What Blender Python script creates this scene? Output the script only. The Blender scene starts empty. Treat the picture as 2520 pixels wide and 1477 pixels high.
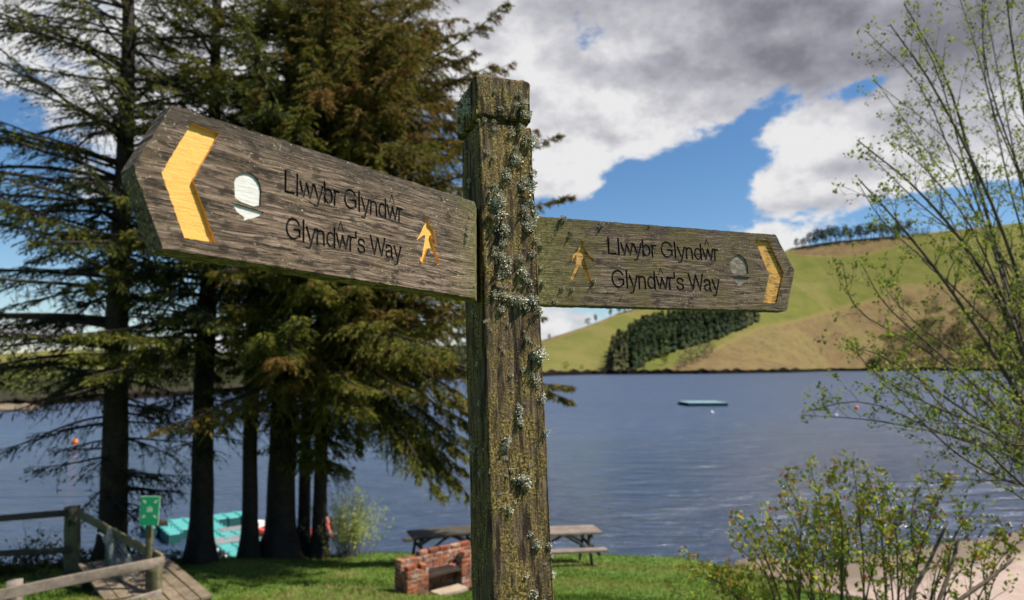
import bpy, bmesh, math, random
import numpy as np
from mathutils import Vector, Matrix, noise as mnoise

SC = bpy.context.scene
COL = SC.collection
rng = np.random.default_rng(7)
random.seed(7)

# ------------------------------------------------------------------ camera
CAM_H = 6.5                       # metres above the lake surface (z = 0)
F, CX, CY = 1680.0, 1260.0, 738.5  # 24 mm lens on a 36 mm frame, 2520 units wide
PITCH = math.atan((897 - CY) / F)
SUN_DIR = Vector((0.525, -0.055, 0.85)).normalized()
cam_d = bpy.data.cameras.new("camera"); cam = bpy.data.objects.new("camera", cam_d); COL.objects.link(cam)
cam.location = (0, 0, CAM_H); cam.rotation_euler = (math.pi / 2 + PITCH, 0, 0)
cam_d.lens = 24; cam_d.sensor_width = 36; cam_d.clip_start = 0.05; cam_d.clip_end = 9000
cam_d.dof.use_dof = True; cam_d.dof.focus_distance = 1.2; cam_d.dof.aperture_fstop = 4.8
SC.camera = cam

# ------------------------------------------------------------------ node helpers
class NT:
    def __init__(s, tree): s.t = tree; s.n = tree.nodes; s.l = tree.links
    def node(s, typ, **kw):
        n = s.n.new(typ)
        for k, v in kw.items():
            if k.startswith('i_'): continue
            setattr(n, k, v)
        return n
    def put(s, sock, v):
        if v is None: return
        if isinstance(v, bpy.types.NodeSocket): s.l.new(v, sock)
        else: sock.default_value = v
    def math(s, op, a, b=None, c=None, clamp=False):
        n = s.n.new('ShaderNodeMath'); n.operation = op; n.use_clamp = clamp
        s.put(n.inputs[0], a); s.put(n.inputs[1], b); s.put(n.inputs[2], c)
        return n.outputs[0]
    def add(s, a, b): return s.math('ADD', a, b)
    def mul(s, a, b): return s.math('MULTIPLY', a, b)
    def smooth(s, v, lo, hi, a=0.0, b=1.0):
        n = s.n.new('ShaderNodeMapRange'); n.interpolation_type = 'SMOOTHSTEP'
        s.put(n.inputs['Value'], v); s.put(n.inputs['From Min'], lo); s.put(n.inputs['From Max'], hi)
        s.put(n.inputs['To Min'], a); s.put(n.inputs['To Max'], b); return n.outputs[0]
    def mixc(s, f, a, b, mode='MIX'):
        n = s.n.new('ShaderNodeMix'); n.data_type = 'RGBA'; n.blend_type = mode
        s.put(n.inputs[0], f)
        for i, v in ((6, a), (7, b)):
            if isinstance(v, (tuple, list)): v = (*v[:3], 1.0)
            s.put(n.inputs[i], v)
        return n.outputs[2]
    def noise(s, vec, scale, detail=4, rough=0.55, dist=0.0, lac=2.0):
        n = s.n.new('ShaderNodeTexNoise'); s.put(n.inputs['Vector'], vec)
        n.inputs['Scale'].default_value = scale; n.inputs['Detail'].default_value = detail
        n.inputs['Roughness'].default_value = rough; n.inputs['Distortion'].default_value = dist
        n.inputs['Lacunarity'].default_value = lac
        return n.outputs['Fac']
    def vscale(s, vec, sc):
        n = s.n.new('ShaderNodeMapping'); s.put(n.inputs['Vector'], vec); n.inputs['Scale'].default_value = sc
        return n.outputs[0]
    def ramp(s, f, stops):
        n = s.n.new('ShaderNodeValToRGB'); s.put(n.inputs[0], f); e = n.color_ramp.elements
        while len(e) < len(stops): e.new(0.5)
        for k, (p, c) in enumerate(stops):
            e[k].position = p; e[k].color = (*c[:3], 1.0)
        return n.outputs[0]
    def bump(s, h, strength, dist, nrm=None):
        n = s.n.new('ShaderNodeBump'); s.put(n.inputs['Height'], h); s.put(n.inputs['Strength'], strength)
        n.inputs['Distance'].default_value = dist
        if nrm is not None: s.put(n.inputs['Normal'], nrm)
        return n.outputs[0]

def material(name, build):
    m = bpy.data.materials.new(name); m.use_nodes = True
    nt = NT(m.node_tree); b = m.node_tree.nodes['Principled BSDF']
    b.inputs['Roughness'].default_value = 0.8; b.inputs['Specular IOR Level'].default_value = 0.25
    tc = nt.node('ShaderNodeTexCoord')
    build(nt, b, tc.outputs['Object']); return m

# ------------------------------------------------------------------ world and sun
def ray(px, py):
    q = (CY - py) / F
    return np.array([(px - CX) / F, math.cos(PITCH) - q * math.sin(PITCH), math.sin(PITCH) + q * math.cos(PITCH)])
def P(px, py, Y):                 # the point Y metres in front of the camera seen in that direction
    r = ray(px, py); v = r * (Y / r[1]); v[2] += CAM_H; return v

world = bpy.data.worlds.new("World"); SC.world = world; world.use_nodes = True
w = NT(world.node_tree); world.node_tree.nodes.clear()
out = w.node('ShaderNodeOutputWorld'); bg = w.node('ShaderNodeBackground')
sky = w.node('ShaderNodeTexSky'); sky.sky_type = 'NISHITA'; sky.sun_disc = False
sky.sun_elevation = math.asin(SUN_DIR.z); sky.sun_rotation = math.atan2(SUN_DIR.x, SUN_DIR.y)
sky.air_density = 1.0; sky.dust_density = 0.4; sky.ozone_density = 3.0; sky.altitude = 300
tcw = w.node('ShaderNodeTexCoord'); sep = w.node('ShaderNodeSeparateXYZ'); w.l.new(tcw.outputs['Generated'], sep.inputs[0])
dx, dy, dz = sep.outputs
az = w.math('ARCTAN2', dx, dy); el = w.math('ARCSINE', dz)
den = w.add(w.math('ABSOLUTE', dz), 0.12)
cmb = w.node('ShaderNodeCombineXYZ'); w.put(cmb.inputs[0], w.math('DIVIDE', dx, den)); w.put(cmb.inputs[1], w.math('DIVIDE', dy, den))
uv = cmb.outputs[0]
n1 = w.noise(uv, 1.3, 10, 0.58, 0.15)
n2 = w.noise(w.vscale(tcw.outputs['Generated'], (1, 1, 1.6)), 6.5, 10, 0.64, 0.0)
nf = w.add(w.mul(n1, 0.35), w.mul(n2, 0.65))
def ae(px, py):
    r = ray(px, py); r = r / np.linalg.norm(r); return math.atan2(r[0], r[1]), math.asin(r[2])
def blob(px, py, sx, sy, wgt, rot=0.0):
    a0, e0 = ae(px, py); sa, se = sx / F, sy / F
    da = w.math('SUBTRACT', az, a0); de = w.math('SUBTRACT', el, e0)
    c, s_ = math.cos(rot), math.sin(rot)
    u = w.add(w.mul(da, c / sa), w.mul(de, s_ / sa)); v = w.add(w.mul(da, -s_ / se), w.mul(de, c / se))
    g = w.math('EXPONENT', w.mul(w.add(w.mul(u, u), w.mul(v, v)), -1.0))
    return w.mul(g, wgt)
def total(parts):
    t = parts[0]
    for p_ in parts[1:]: t = w.add(t, p_)
    return t
shape = total([
    blob(1900, 20, 1000, 250, 0.66), blob(1420, 330, 210, 130, 0.30), blob(1640, 230, 260, 90, 0.26), blob(1420, 440, 95, 50, 0.34),
    blob(1990, 430, 210, 92, 0.62), blob(1930, 590, 90, 40, 0.2), blob(2350, 310, 220, 120, 0.34),
    blob(1660, 480, 330, 78, -0.62, 0.28), blob(1820, 320, 150, 40, -0.46, 0.6), blob(1480, 540, 200, 26, -0.35), blob(1560, 440, 80, 40, -0.2), blob(2120, 215, 90, 22, -0.3, 0.2), blob(1330, 310, 26, 14, -0.4),
    blob(1430, 800, 330, 55, 0.33), blob(200, 60, 560, 330, 0.50), blob(700, 250, 200, 160, 0.2), blob(150, 640, 520, 130, -0.42),
    blob(640, 690, 300, 100, -0.3), blob(60, 810, 260, 45, 0.36), blob(640, 830, 240, 40, 0.3),
    blob(2420, 540, 220, 60, -0.34), blob(620, 300, 160, 90, -0.12), blob(-300, -500, 900, 420, -0.16), blob(1450, -560, 620, 330, -0.45), blob(2800, -450, 620, 520, 0.35),
])
dens = w.add(w.add(w.mul(w.math('SUBTRACT', nf, 0.5), 2.9), -0.11), shape)
cloud = w.smooth(dens, -0.01, 0.20)
thick = total([blob(2220, 110, 440, 95, 0.72), blob(1750, 10, 380, 90, 0.25), blob(2480, 50, 340, 120, 0.25), blob(2060, 500, 170, 20, 0.30),
               blob(1900, -420, 1500, 330, 0.5), w.mul(w.smooth(dens, 0.35, 1.0), 0.34)])
thick = w.add(thick, w.mul(w.math('SUBTRACT', w.noise(tcw.outputs['Generated'], 5.5, 10, 0.6), 0.5), 0.75))
shift = w.node('ShaderNodeMapping'); w.l.new(tcw.outputs['Generated'], shift.inputs[0]); shift.inputs['Location'].default_value = (0.016, 0.0, 0.024)
relief = w.math('SUBTRACT', w.noise(w.vscale(tcw.outputs['Generated'], (1, 1, 1.6)), 9.0, 7, 0.6), w.noise(w.vscale(shift.outputs[0], (1, 1, 1.6)), 9.0, 7, 0.6))
thick = w.add(thick, w.mul(relief, -1.3))
ccol = w.ramp(thick, [(0.0, (9.6, 9.6, 9.7)), (0.28, (6.6, 6.6, 7.1)), (0.6, (4.4, 4.4, 5.0)), (1.0, (2.5, 2.5, 2.95))])
hsv = w.node('ShaderNodeHueSaturation'); w.l.new(sky.outputs[0], hsv.inputs['Color'])
hsv.inputs['Saturation'].default_value = 1.2; hsv.inputs['Value'].default_value = 1.42
skyc = w.mixc(cloud, hsv.outputs[0], ccol)
w.l.new(skyc, bg.inputs['Color']); bg.inputs['Strength'].default_value = 0.05
w.l.new(bg.outputs[0], out.inputs[0])

sun_d = bpy.data.lights.new("sun", 'SUN'); sun = bpy.data.objects.new("sun", sun_d); COL.objects.link(sun)
sun_d.energy = 5.0; sun_d.angle = math.radians(0.5); sun_d.color = (1.0, 0.93, 0.82)
sun.rotation_euler = SUN_DIR.to_track_quat('Z', 'Y').to_euler(); sun.location = (20, -5, 40)
SC.view_settings.view_transform = 'Standard'; SC.view_settings.look = 'None'
SC.view_settings.gamma = 1.0; SC.view_settings.use_curve_mapping = False; SC.view_settings.exposure = 0.78
SC.render.engine = 'CYCLES'; SC.cycles.use_denoising = True
SC.cycles.max_bounces = 5; SC.cycles.transparent_max_bounces = 6; SC.cycles.sample_clamp_indirect = 6.0

# ------------------------------------------------------------------ mesh helpers
def tagit(o, label=None, cat=None, group=None, kind=None):
    if label: o['label'] = label
    if cat: o['category'] = cat
    if group: o['group'] = group
    if kind: o['kind'] = kind
    return o
def link(name, me, parent=None, mat=None, loc=None):
    o = bpy.data.objects.new(name, me); COL.objects.link(o)
    if parent is not None: o.parent = parent
    if loc is not None: o.location = loc
    if mat is not None and me is not None and not me.materials: me.materials.append(mat)
    return o
def empty(name, loc=(0, 0, 0), rz=0.0):
    o = bpy.data.objects.new(name, None); COL.objects.link(o); o.location = loc; o.rotation_euler = (0, 0, rz)
    o.empty_display_size = 0.1; return o
def np_mesh(name, V, faces, smooth=False, col=None):
    """faces: list of (n,3)/(n,4) int arrays."""
    V = np.asarray(V, dtype=np.float32); me = bpy.data.meshes.new(name)
    faces = [f for f in faces if f is not None and len(f)]
    loops = np.concatenate([f.reshape(-1) for f in faces]).astype(np.int32)
    tot = np.concatenate([np.full(len(f), f.shape[1], np.int32) for f in faces])
    start = np.concatenate([[0], np.cumsum(tot)[:-1]]).astype(np.int32)
    me.vertices.add(len(V)); me.vertices.foreach_set('co', V.reshape(-1))
    me.loops.add(len(loops)); me.loops.foreach_set('vertex_index', loops)
    me.polygons.add(len(tot)); me.polygons.foreach_set('loop_start', start); me.polygons.foreach_set('loop_total', tot)
    if smooth: me.polygons.foreach_set('use_smooth', np.ones(len(tot), bool))
    if col is not None:
        a = me.attributes.new('tint', 'FLOAT', 'POINT'); a.data.foreach_set('value', np.asarray(col, np.float32))
    me.update(calc_edges=True); return me
class Acc:
    def __init__(s): s.V = []; s.T = []; s.Q = []; s.C = []; s.n = 0
    def add(s, V, T=None, Q=None, c=0.5):
        V = np.asarray(V, float).reshape(-1, 3)
        if T is not None and len(T): s.T.append(np.asarray(T) + s.n)
        if Q is not None and len(Q): s.Q.append(np.asarray(Q) + s.n)
        s.V.append(V); s.C.append(np.full(len(V), c) if np.isscalar(c) else np.asarray(c)); s.n += len(V)
    def tube(s, pts, rad, k=6, c=0.5, cap=True):
        pts = np.asarray(pts, float); n = len(pts); rad = np.broadcast_to(np.asarray(rad, float), (n,))
        t = np.gradient(pts, axis=0); t /= np.linalg.norm(t, axis=1)[:, None] + 1e-12
        ref = np.array([0, 0, 1.0]) if abs(t[:, 2]).mean() < 0.8 else np.array([1.0, 0, 0])
        a = np.cross(t, ref); a /= np.linalg.norm(a, axis=1)[:, None] + 1e-12; b = np.cross(t, a)
        th = np.arange(k) * 2 * np.pi / k
        ring = a[:, None, :] * np.cos(th)[None, :, None] + b[:, None, :] * np.sin(th)[None, :, None]
        V = (pts[:, None, :] + ring * rad[:, None, None]).reshape(-1, 3)
        i = np.arange(n - 1)[:, None] * k + np.arange(k)[None, :]; j = np.arange(n - 1)[:, None] * k + (np.arange(k)[None, :] + 1) % k
        Q = np.stack([i, j, j + k, i + k], -1).reshape(-1, 4)
        s.add(V, None, Q, c)
        if cap and k >= 3:
            e = (n - 1) * k
            s.T.append(np.array([[e, e + q, e + q + 1] for q in range(1, k - 1)]) + s.n - len(V))
            s.T.append(np.array([[0, q + 1, q] for q in range(1, k - 1)]) + s.n - len(V))
    def box(s, c, ax, ay, az, c_=0.5):
        c, ax, ay, az = (np.asarray(q, float) for q in (c, ax, ay, az))
        V = [c + sx * ax + sy * ay + sz * az for sz in (-1, 1) for sy in (-1, 1) for sx in (-1, 1)]
        Q = [[0, 2, 3, 1], [4, 5, 7, 6], [0, 1, 5, 4], [2, 6, 7, 3], [0, 4, 6, 2], [1, 3, 7, 5]]
        s.add(V, None, Q, c_)
    def mesh(s, name, smooth=False):
        return np_mesh(name, np.concatenate(s.V), [np.concatenate(s.T) if s.T else None, np.concatenate(s.Q) if s.Q else None], smooth, np.concatenate(s.C))
def unit(v): v = np.asarray(v, float); return v / (np.linalg.norm(v, axis=-1, keepdims=True) + 1e-12)
def lerp(a, b, t): return a + (b - a) * t
def smoothpath(ctrl, n):
    ctrl = np.asarray(ctrl, float); m = len(ctrl)
    if m < 3: return np.array([lerp(ctrl[0], ctrl[-1], t) for t in np.linspace(0, 1, n)])
    ext = np.vstack([2 * ctrl[0] - ctrl[1], ctrl, 2 * ctrl[-1] - ctrl[-2]])
    out_ = []
    for t in np.linspace(0, m - 1 - 1e-9, n):
        i = int(t); f = t - i; p0, p1, p2, p3 = ext[i:i + 4]
        out_.append(0.5 * ((2 * p1) + (-p0 + p2) * f + (2 * p0 - 5 * p1 + 4 * p2 - p3) * f * f + (-p0 + 3 * p1 - 3 * p2 + p3) * f ** 3))
    return np.array(out_)
def beam(name, a, b, w_, h_, mat, parent, up=(0, 0, 1), jitter=0.004):
    """a weathered timber from a to b: 4 rings so that it is never dead straight"""
    a, b = np.asarray(a, float), np.asarray(b, float); d = unit(b - a); up = np.asarray(up, float)
    s_ = unit(np.cross(d, up)); u_ = unit(np.cross(s_, d)); V = []; n = 7; ch = 0.12
    for k in range(n):
        c = lerp(a, b, k / (n - 1)) + rng.normal(0, jitter, 3) * (0 < k < n - 1)
        for (x, y) in ((-1, -1 + ch), (-1 + ch, -1), (1 - ch, -1), (1, -1 + ch), (1, 1 - ch), (1 - ch, 1), (-1 + ch, 1), (-1, 1 - ch)):
            V.append(c + s_ * x * w_ / 2 + u_ * y * h_ / 2 + rng.normal(0, jitter * 0.35, 3))
    Q = [[k * 8 + i, k * 8 + (i + 1) % 8, (k + 1) * 8 + (i + 1) % 8, (k + 1) * 8 + i] for k in range(n - 1) for i in range(8)]
    T = [[0, i + 1, i] for i in range(1, 7)] + [[(n - 1) * 8, (n - 1) * 8 + i, (n - 1) * 8 + i + 1] for i in range(1, 7)]
    me = np_mesh(name, V, [np.array(T), np.array(Q)], False, np.full(len(V), rng.random()))
    return link(name, me, parent, mat)

# ------------------------------------------------------------------ materials
def tint_attr(nt):
    n = nt.node('ShaderNodeAttribute'); n.attribute_name = 'tint'; return n.outputs['Fac']
def m_board(nt, b, co, moss_lo, moss_hi, dark=1.0, green=0.0):
    s_ = nt.node('ShaderNodeSeparateXYZ'); nt.l.new(co, s_.inputs[0])
    warp = nt.noise(co, 9, 3, 0.5)
    cw = nt.node('ShaderNodeCombineXYZ'); nt.put(cw.inputs[0], s_.outputs[0]); nt.put(cw.inputs[1], s_.outputs[1])
    nt.put(cw.inputs[2], nt.add(s_.outputs[2], nt.mul(warp, 0.012)))
    fib = nt.noise(nt.vscale(cw.outputs[0], (26, 420, 900)), 1.0, 5, 0.75, 0.6)
    fib2 = nt.noise(nt.vscale(cw.outputs[0], (9, 130, 230)), 1.0, 4, 0.65, 0.9)
    grain = nt.add(nt.mul(fib, 0.55), nt.mul(fib2, 0.45))
    big = nt.noise(co, 11, 5, 0.62); mid = nt.noise(nt.vscale(co, (1, 1, 2.5)), 34, 4, 0.6)
    base = nt.ramp(grain, [(0.36, (0.014 * dark, 0.010 * dark, 0.007 * dark)), (0.455, (0.070 * dark, 0.051 * dark, 0.036 * dark)),
                           (0.54, (0.255 * dark, 0.182 * dark, 0.130 * dark)), (0.66, (0.52 * dark, 0.41 * dark, 0.32 * dark))])
    split = nt.math('ABSOLUTE', nt.math('SUBTRACT', nt.noise(nt.vscale(cw.outputs[0], (3.2, 60, 95)), 1.0, 3, 0.55, 0.7), 0.5))
    base = nt.mixc(nt.smooth(split, 0.012, 0.004, 0, 0.85), base, (0.012, 0.009, 0.006))
    base = nt.mixc(nt.smooth(big, 0.50, 0.66, 0, 0.5), base, (0.16 * dark, 0.115 * dark, 0.07 * dark))
    base = nt.mixc(nt.smooth(mid, 0.505, 0.63, 0, 0.80), base, (0.030, 0.023, 0.018))
    edge = nt.smooth(nt.add(s_.outputs[2], nt.mul(big, 0.05)), -0.015, 0.022, 0, 0.62)
    base = nt.mixc(edge, base, (0.06, 0.05, 0.04))
    sp = nt.noise(co, 210, 3, 0.6)
    base = nt.mixc(nt.smooth(nt.add(sp, nt.mul(big, 0.25)), 0.76, 0.82), base, (0.50, 0.46, 0.34))
    mfac = nt.smooth(nt.add(s_.outputs[0], nt.mul(nt.math('SUBTRACT', mid, 0.5), 0.16)), moss_lo, moss_hi)
    mcol = nt.ramp(nt.noise(co, 130, 5, 0.7), [(0.35, (0.055, 0.05, 0.018)), (0.5, (0.17, 0.16, 0.05)), (0.68, (0.33, 0.31, 0.085))])
    base = nt.mixc(nt.mul(mfac, 0.78), base, mcol)
    if green: base = nt.mixc(nt.smooth(nt.noise(co, 16, 4, 0.6), 0.42, 0.62, 0, green), base, (0.14, 0.115, 0.035))
    nt.put(b.inputs['Base Color'], base); b.inputs['Roughness'].default_value = 0.88
    h = nt.add(nt.mul(grain, 1.0), nt.add(nt.mul(nt.noise(co, 240, 4, 0.7), 0.22), nt.mul(mid, 0.3)))
    h = nt.add(h, nt.mul(nt.smooth(split, 0.0, 0.014), 0.35))
    nt.put(b.inputs['Normal'], nt.bump(h, 1.0, 0.0062))
M_BOARD_L = material('weathered_oak_left', lambda nt, b, co: m_board(nt, b, co, 0.44, 0.57, 1.08, 0.0))
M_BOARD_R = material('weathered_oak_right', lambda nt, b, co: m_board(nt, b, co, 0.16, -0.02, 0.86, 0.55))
def m_post(nt, b, co):
    st = nt.vscale(co, (1, 1, 0.16)); fine = nt.noise(co, 260, 5, 0.72); fib = nt.noise(nt.vscale(co, (210, 210, 16)), 1.0, 5, 0.7, 0.5)
    big = nt.noise(co, 13, 5, 0.6, 0.6); mid = nt.noise(nt.vscale(co, (1, 1, 0.45)), 46, 5, 0.66)
    wood = nt.ramp(fib, [(0.3, (0.025, 0.017, 0.010)), (0.5, (0.11, 0.075, 0.045)), (0.7, (0.27, 0.205, 0.13))])
    moss = nt.ramp(fine, [(0.36, (0.018, 0.014, 0.005)), (0.47, (0.115, 0.080, 0.022)), (0.56, (0.30, 0.222, 0.072)), (0.68, (0.50, 0.42, 0.18))])
    c = nt.mixc(nt.smooth(nt.add(nt.mul(big, 0.6), nt.mul(mid, 0.4)), 0.40, 0.56), wood, moss)
    c = nt.mixc(nt.smooth(nt.noise(st, 60, 4, 0.6), 0.50, 0.61, 0, 0.88), c, (0.022, 0.014, 0.010))
    c = nt.mixc(nt.smooth(nt.noise(nt.vscale(co, (1, 1, 0.35)), 20, 5, 0.65, 0.5), 0.55, 0.68, 0, 0.7), c, (0.05, 0.033, 0.022))
    sp = nt.noise(co, 420, 3, 0.6)
    c = nt.mixc(nt.smooth(sp, 0.66, 0.72), c, (0.36, 0.33, 0.2))
    nt.put(b.inputs['Base Color'], c); b.inputs['Roughness'].default_value = 0.95
    h = nt.add(nt.add(nt.mul(fine, 0.8), nt.mul(fib, 0.7)), nt.mul(mid, 1.1))
    nt.put(b.inputs['Normal'], nt.bump(h, 1.0, 0.0065))
M_POST = material('mossy_post', m_post)
def m_paint(col, dirt, chip):
    def f(nt, b, co):
        g = nt.noise(nt.vscale(co, (40, 100, 520)), 1.0, 4, 0.65, 0.5); n_ = nt.noise(co, 60, 4, 0.6)
        c = nt.mixc(nt.smooth(n_, 0.45, 0.7, 0, 0.28), col, tuple(x * 0.8 for x in col))
        c = nt.mixc(nt.smooth(nt.add(nt.mul(g, 0.6), nt.mul(n_, 0.4)), chip, chip + 0.06, 0, 0.9), c, dirt)
        nt.put(b.inputs['Base Color'], c); b.inputs['Roughness'].default_value = 0.55
        nt.put(b.inputs['Normal'], nt.bump(nt.add(nt.mul(g, 0.8), nt.mul(n_, 1.2)), 0.7, 0.0016))
    return f
M_YEL = material('yellow_paint', m_paint((0.70, 0.385, 0.08), (0.34, 0.17, 0.04), 0.60))
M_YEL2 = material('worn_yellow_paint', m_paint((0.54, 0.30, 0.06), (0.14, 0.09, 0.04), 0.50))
M_WHI = material('white_paint', m_paint((0.56, 0.56, 0.53), (0.36, 0.34, 0.29), 0.62))
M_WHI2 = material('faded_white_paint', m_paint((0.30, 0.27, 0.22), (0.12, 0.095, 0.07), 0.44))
M_BLK = material('blackened_lettering', m_paint((0.012, 0.009, 0.007), (0.03, 0.022, 0.016), 0.6))
def m_lichen(nt, b, co):
    n_ = nt.noise(co, 420, 4, 0.6)
    c = nt.ramp(nt.add(nt.mul(n_, 0.5), nt.mul(tint_attr(nt), 0.5)), [(0.3, (0.20, 0.195, 0.145)), (0.5, (0.44, 0.43, 0.345)), (0.7, (0.70, 0.68, 0.58))])
    nt.put(b.inputs['Base Color'], c); b.inputs['Roughness'].default_value = 0.95
M_LICHEN = material('grey_lichen', m_lichen)
def m_timber(lo, hi, sc=1.0):
    def f(nt, b, co):
        g = nt.noise(co, 14 * sc, 6, 0.7, 0.4); n_ = nt.noise(co, 3.0 * sc, 4, 0.6)
        c = nt.ramp(nt.add(nt.mul(g, 0.6), nt.mul(n_, 0.4)), [(0.34, lo), (0.66, hi)])
        c = nt.mixc(nt.mul(tint_attr(nt), 0.3), c, lo)
        nt.put(b.inputs['Base Color'], c); nt.put(b.inputs['Normal'], nt.bump(g, 0.6, 0.012))
    return f
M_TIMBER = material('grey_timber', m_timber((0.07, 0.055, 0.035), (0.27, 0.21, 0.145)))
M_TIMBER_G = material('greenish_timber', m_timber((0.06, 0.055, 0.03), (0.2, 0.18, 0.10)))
M_TIMBER_D = material('dark_and_shaded_timber', m_timber((0.03, 0.026, 0.02), (0.095, 0.08, 0.06)))  # dark timber; also carries the left picnic table's shade as colour
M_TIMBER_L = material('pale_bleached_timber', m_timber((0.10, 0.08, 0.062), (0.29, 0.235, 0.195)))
# ------------------------------------------------------------------ the fingerpost
U = Vector((-0.03833149, 0.0798722, 0.99606783)); E1 = Vector((0.93381902, 0.35767219, 0.00725514)); E2 = U.cross(E1)
POST_C = Vector((-0.05214286, 1.18808626, 0.18275986 + CAM_H))
def frame_matrix(o, x, y, z):
    return Matrix(((x[0], y[0], z[0], o[0]), (x[1], y[1], z[1], o[1]), (x[2], y[2], z[2], o[2]), (0, 0, 0, 1)))
GROUND_POST = -1.95
post = empty('fingerpost')
post.matrix_world = frame_matrix(POST_C, E1, E2, U)
tagit(post, 'old mossy oak footpath fingerpost crusted with grey lichen, its two arms lettered', 'signpost')
PW, PD = 0.107, 0.113
def perimeter(n, w_, d_, r, x0=0.0, y0=0.0):
    """n points round a rounded rectangle, front-left corner at (x0, y0), with outward normals"""
    pts = []; seg = [(0, 0, 1, 0, w_, (0, -1)), (w_, 0, 0, 1, d_, (1, 0)), (w_, d_, -1, 0, w_, (0, 1)), (0, d_, 0, -1, d_, (-1, 0))]
    per = 2 * (w_ + d_)
    for (sx, sy, ux, uy, L, nn) in seg:
        m = max(4, int(n * L / per))
        for k in range(m):
            t = k / m * L; x, y = sx + ux * t, sy + uy * t; nx, ny = nn
            a = t / r if t < r else None; bb = (L - t) / r if L - t < r else None
            if a is not None or bb is not None:          # slide the point inward at the corners
                q = 1 - (a if a is not None else bb); x -= nn[0] * r * q * q * 0.45; y -= nn[1] * r * q * q * 0.45
                dxx = (-ux if a is not None else ux) * q * 0.9; dyy = (-uy if a is not None else uy) * q * 0.9
                nx, ny = nx + dxx, ny + dyy; l = math.hypot(nx, ny); nx /= l; ny /= l
            pts.append((x + x0, y + y0, nx, ny))
    return pts
def rough(v, amp, seed):
    a = mnoise.fractal(Vector((v[0] * 28, v[1] * 28, v[2] * 7 + seed)), 1.0, 2.0, 5)
    b_ = mnoise.fractal(Vector((v[0] * 120, v[1] * 120, v[2] * 14 + seed)), 0.9, 2.1, 4)
    g = mnoise.noise(Vector((v[0] * 95, v[1] * 95, v[2] * 4.5 + seed)))
    crack = -max(0.0, 0.16 - abs(g)) * 9 * (0.4 + 0.6 * max(0, mnoise.noise(Vector((v[0] * 20, v[1] * 20, v[2] * 9 + 3)))))
    return amp * (a * 0.55 + b_ * 0.5 + crack * 0.8)
def column(name, z0, z1, dz, n, w_, d_, r, x0=0.0, y0=0.0, amp=0.0016, top=None, parent=post, mat=M_POST, taper=0.0, seed=0.0):
    per = perimeter(n, w_, d_, r, x0, y0); m = len(per); V = []; rows = int((z1 - z0) / dz) + 1
    for i in range(rows):
        z = z0 + (z1 - z0) * i / (rows - 1); sc = 1 + taper * (-z)
        for (x, y, nx, ny) in per:
            x_ = (x - x0 - w_ / 2) * sc + x0 + w_ / 2; y_ = (y - y0 - d_ / 2) * sc + y0 + d_ / 2
            d = rough((x_, y_, z), amp, seed)
            if i in (0, rows - 1): d -= 0.0018
            V.append((x_ + nx * d, y_ + ny * d, z + (rough((x_ * 3, y_ * 3, z), amp * 0.6, 9) if i == rows - 1 else 0)))
    Q = [[i * m + k, i * m + (k + 1) % m, (i + 1) * m + (k + 1) % m, (i + 1) * m + k] for i in range(rows - 1) for k in range(m)]
    T = []
    cx_, cy_ = x0 + w_ / 2, y0 + d_ / 2
    base_ring = (rows - 1) * m; zt = z1
    for ring_i in range(1, 9):                      # rings to the apex, or a flat top
        f = ring_i / 9; st = len(V)
        for k, (x, y, nx, ny) in enumerate(per):
            xx, yy = lerp(x, cx_, f), lerp(y, cy_, f); zz = zt + (top or 0) * f + rough((xx * 2, yy * 2, 1.3), amp * 1.3, seed)
            V.append((xx, yy, zz))
        Q += [[base_ring + k, base_ring + (k + 1) % m, st + (k + 1) % m, st + k] for k in range(m)]; base_ring = st
    V.append((cx_, cy_, zt + (top or 0))); T = [[base_ring + k, base_ring + (k + 1) % m, len(V) - 1] for k in range(m)]
    V.append((cx_, cy_, z0)); T += [[(k + 1) % m, k, len(V) - 1] for k in range(m)]
    me = np_mesh(name, V, [np.array(Q), np.array(T)], True, np.full(len(V), 0.5))
    return link(name, me, parent, mat)
column('post_shaft', -0.62, 0.2610, 0.0026, 150, PW, PD, 0.006, amp=0.0026, taper=0.035)
column('post_foot', GROUND_POST, -0.6204, 0.03, 60, PW, PD, 0.006, amp=0.0015, taper=0.035, seed=4)
column('post_neck', 0.2602, 0.2756, 0.004, 50, PW - 0.02, PD - 0.02, 0.006, 0.010, 0.010, amp=0.001)
column('post_cap', 0.2722, 0.3505, 0.0026, 150, PW + 0.003, PD + 0.012, 0.010, -0.003, -0.004, amp=0.0034, top=0.034, seed=2)
for (x, z) in ((0.018, 0.078), (0.026, -0.045)):     # oak pegs
    a = Acc(); k = 14
    for i, (r_, d_) in enumerate(((0.0075, 0.004), (0.0075, -0.0035), (0.0062, -0.0052), (0.003, -0.0058))):
        a.add([(x + r_ * math.cos(q / k * 6.283) * rng.uniform(.94, 1.06), d_, z + r_ * math.sin(q / k * 6.283) * rng.uniform(.94, 1.06)) for q in range(k)])
    Q = np.array([[i * k + q, i * k + (q + 1) % k, (i + 1) * k + (q + 1) % k, (i + 1) * k + q] for i in range(3) for q in range(k)])
    a.Q.append(Q); a.T.append(np.array([[3 * k, 3 * k + q, 3 * k + q + 1] for q in range(1, k - 1)]))
    link('peg', a.mesh('peg', True), post, M_POST)

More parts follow.
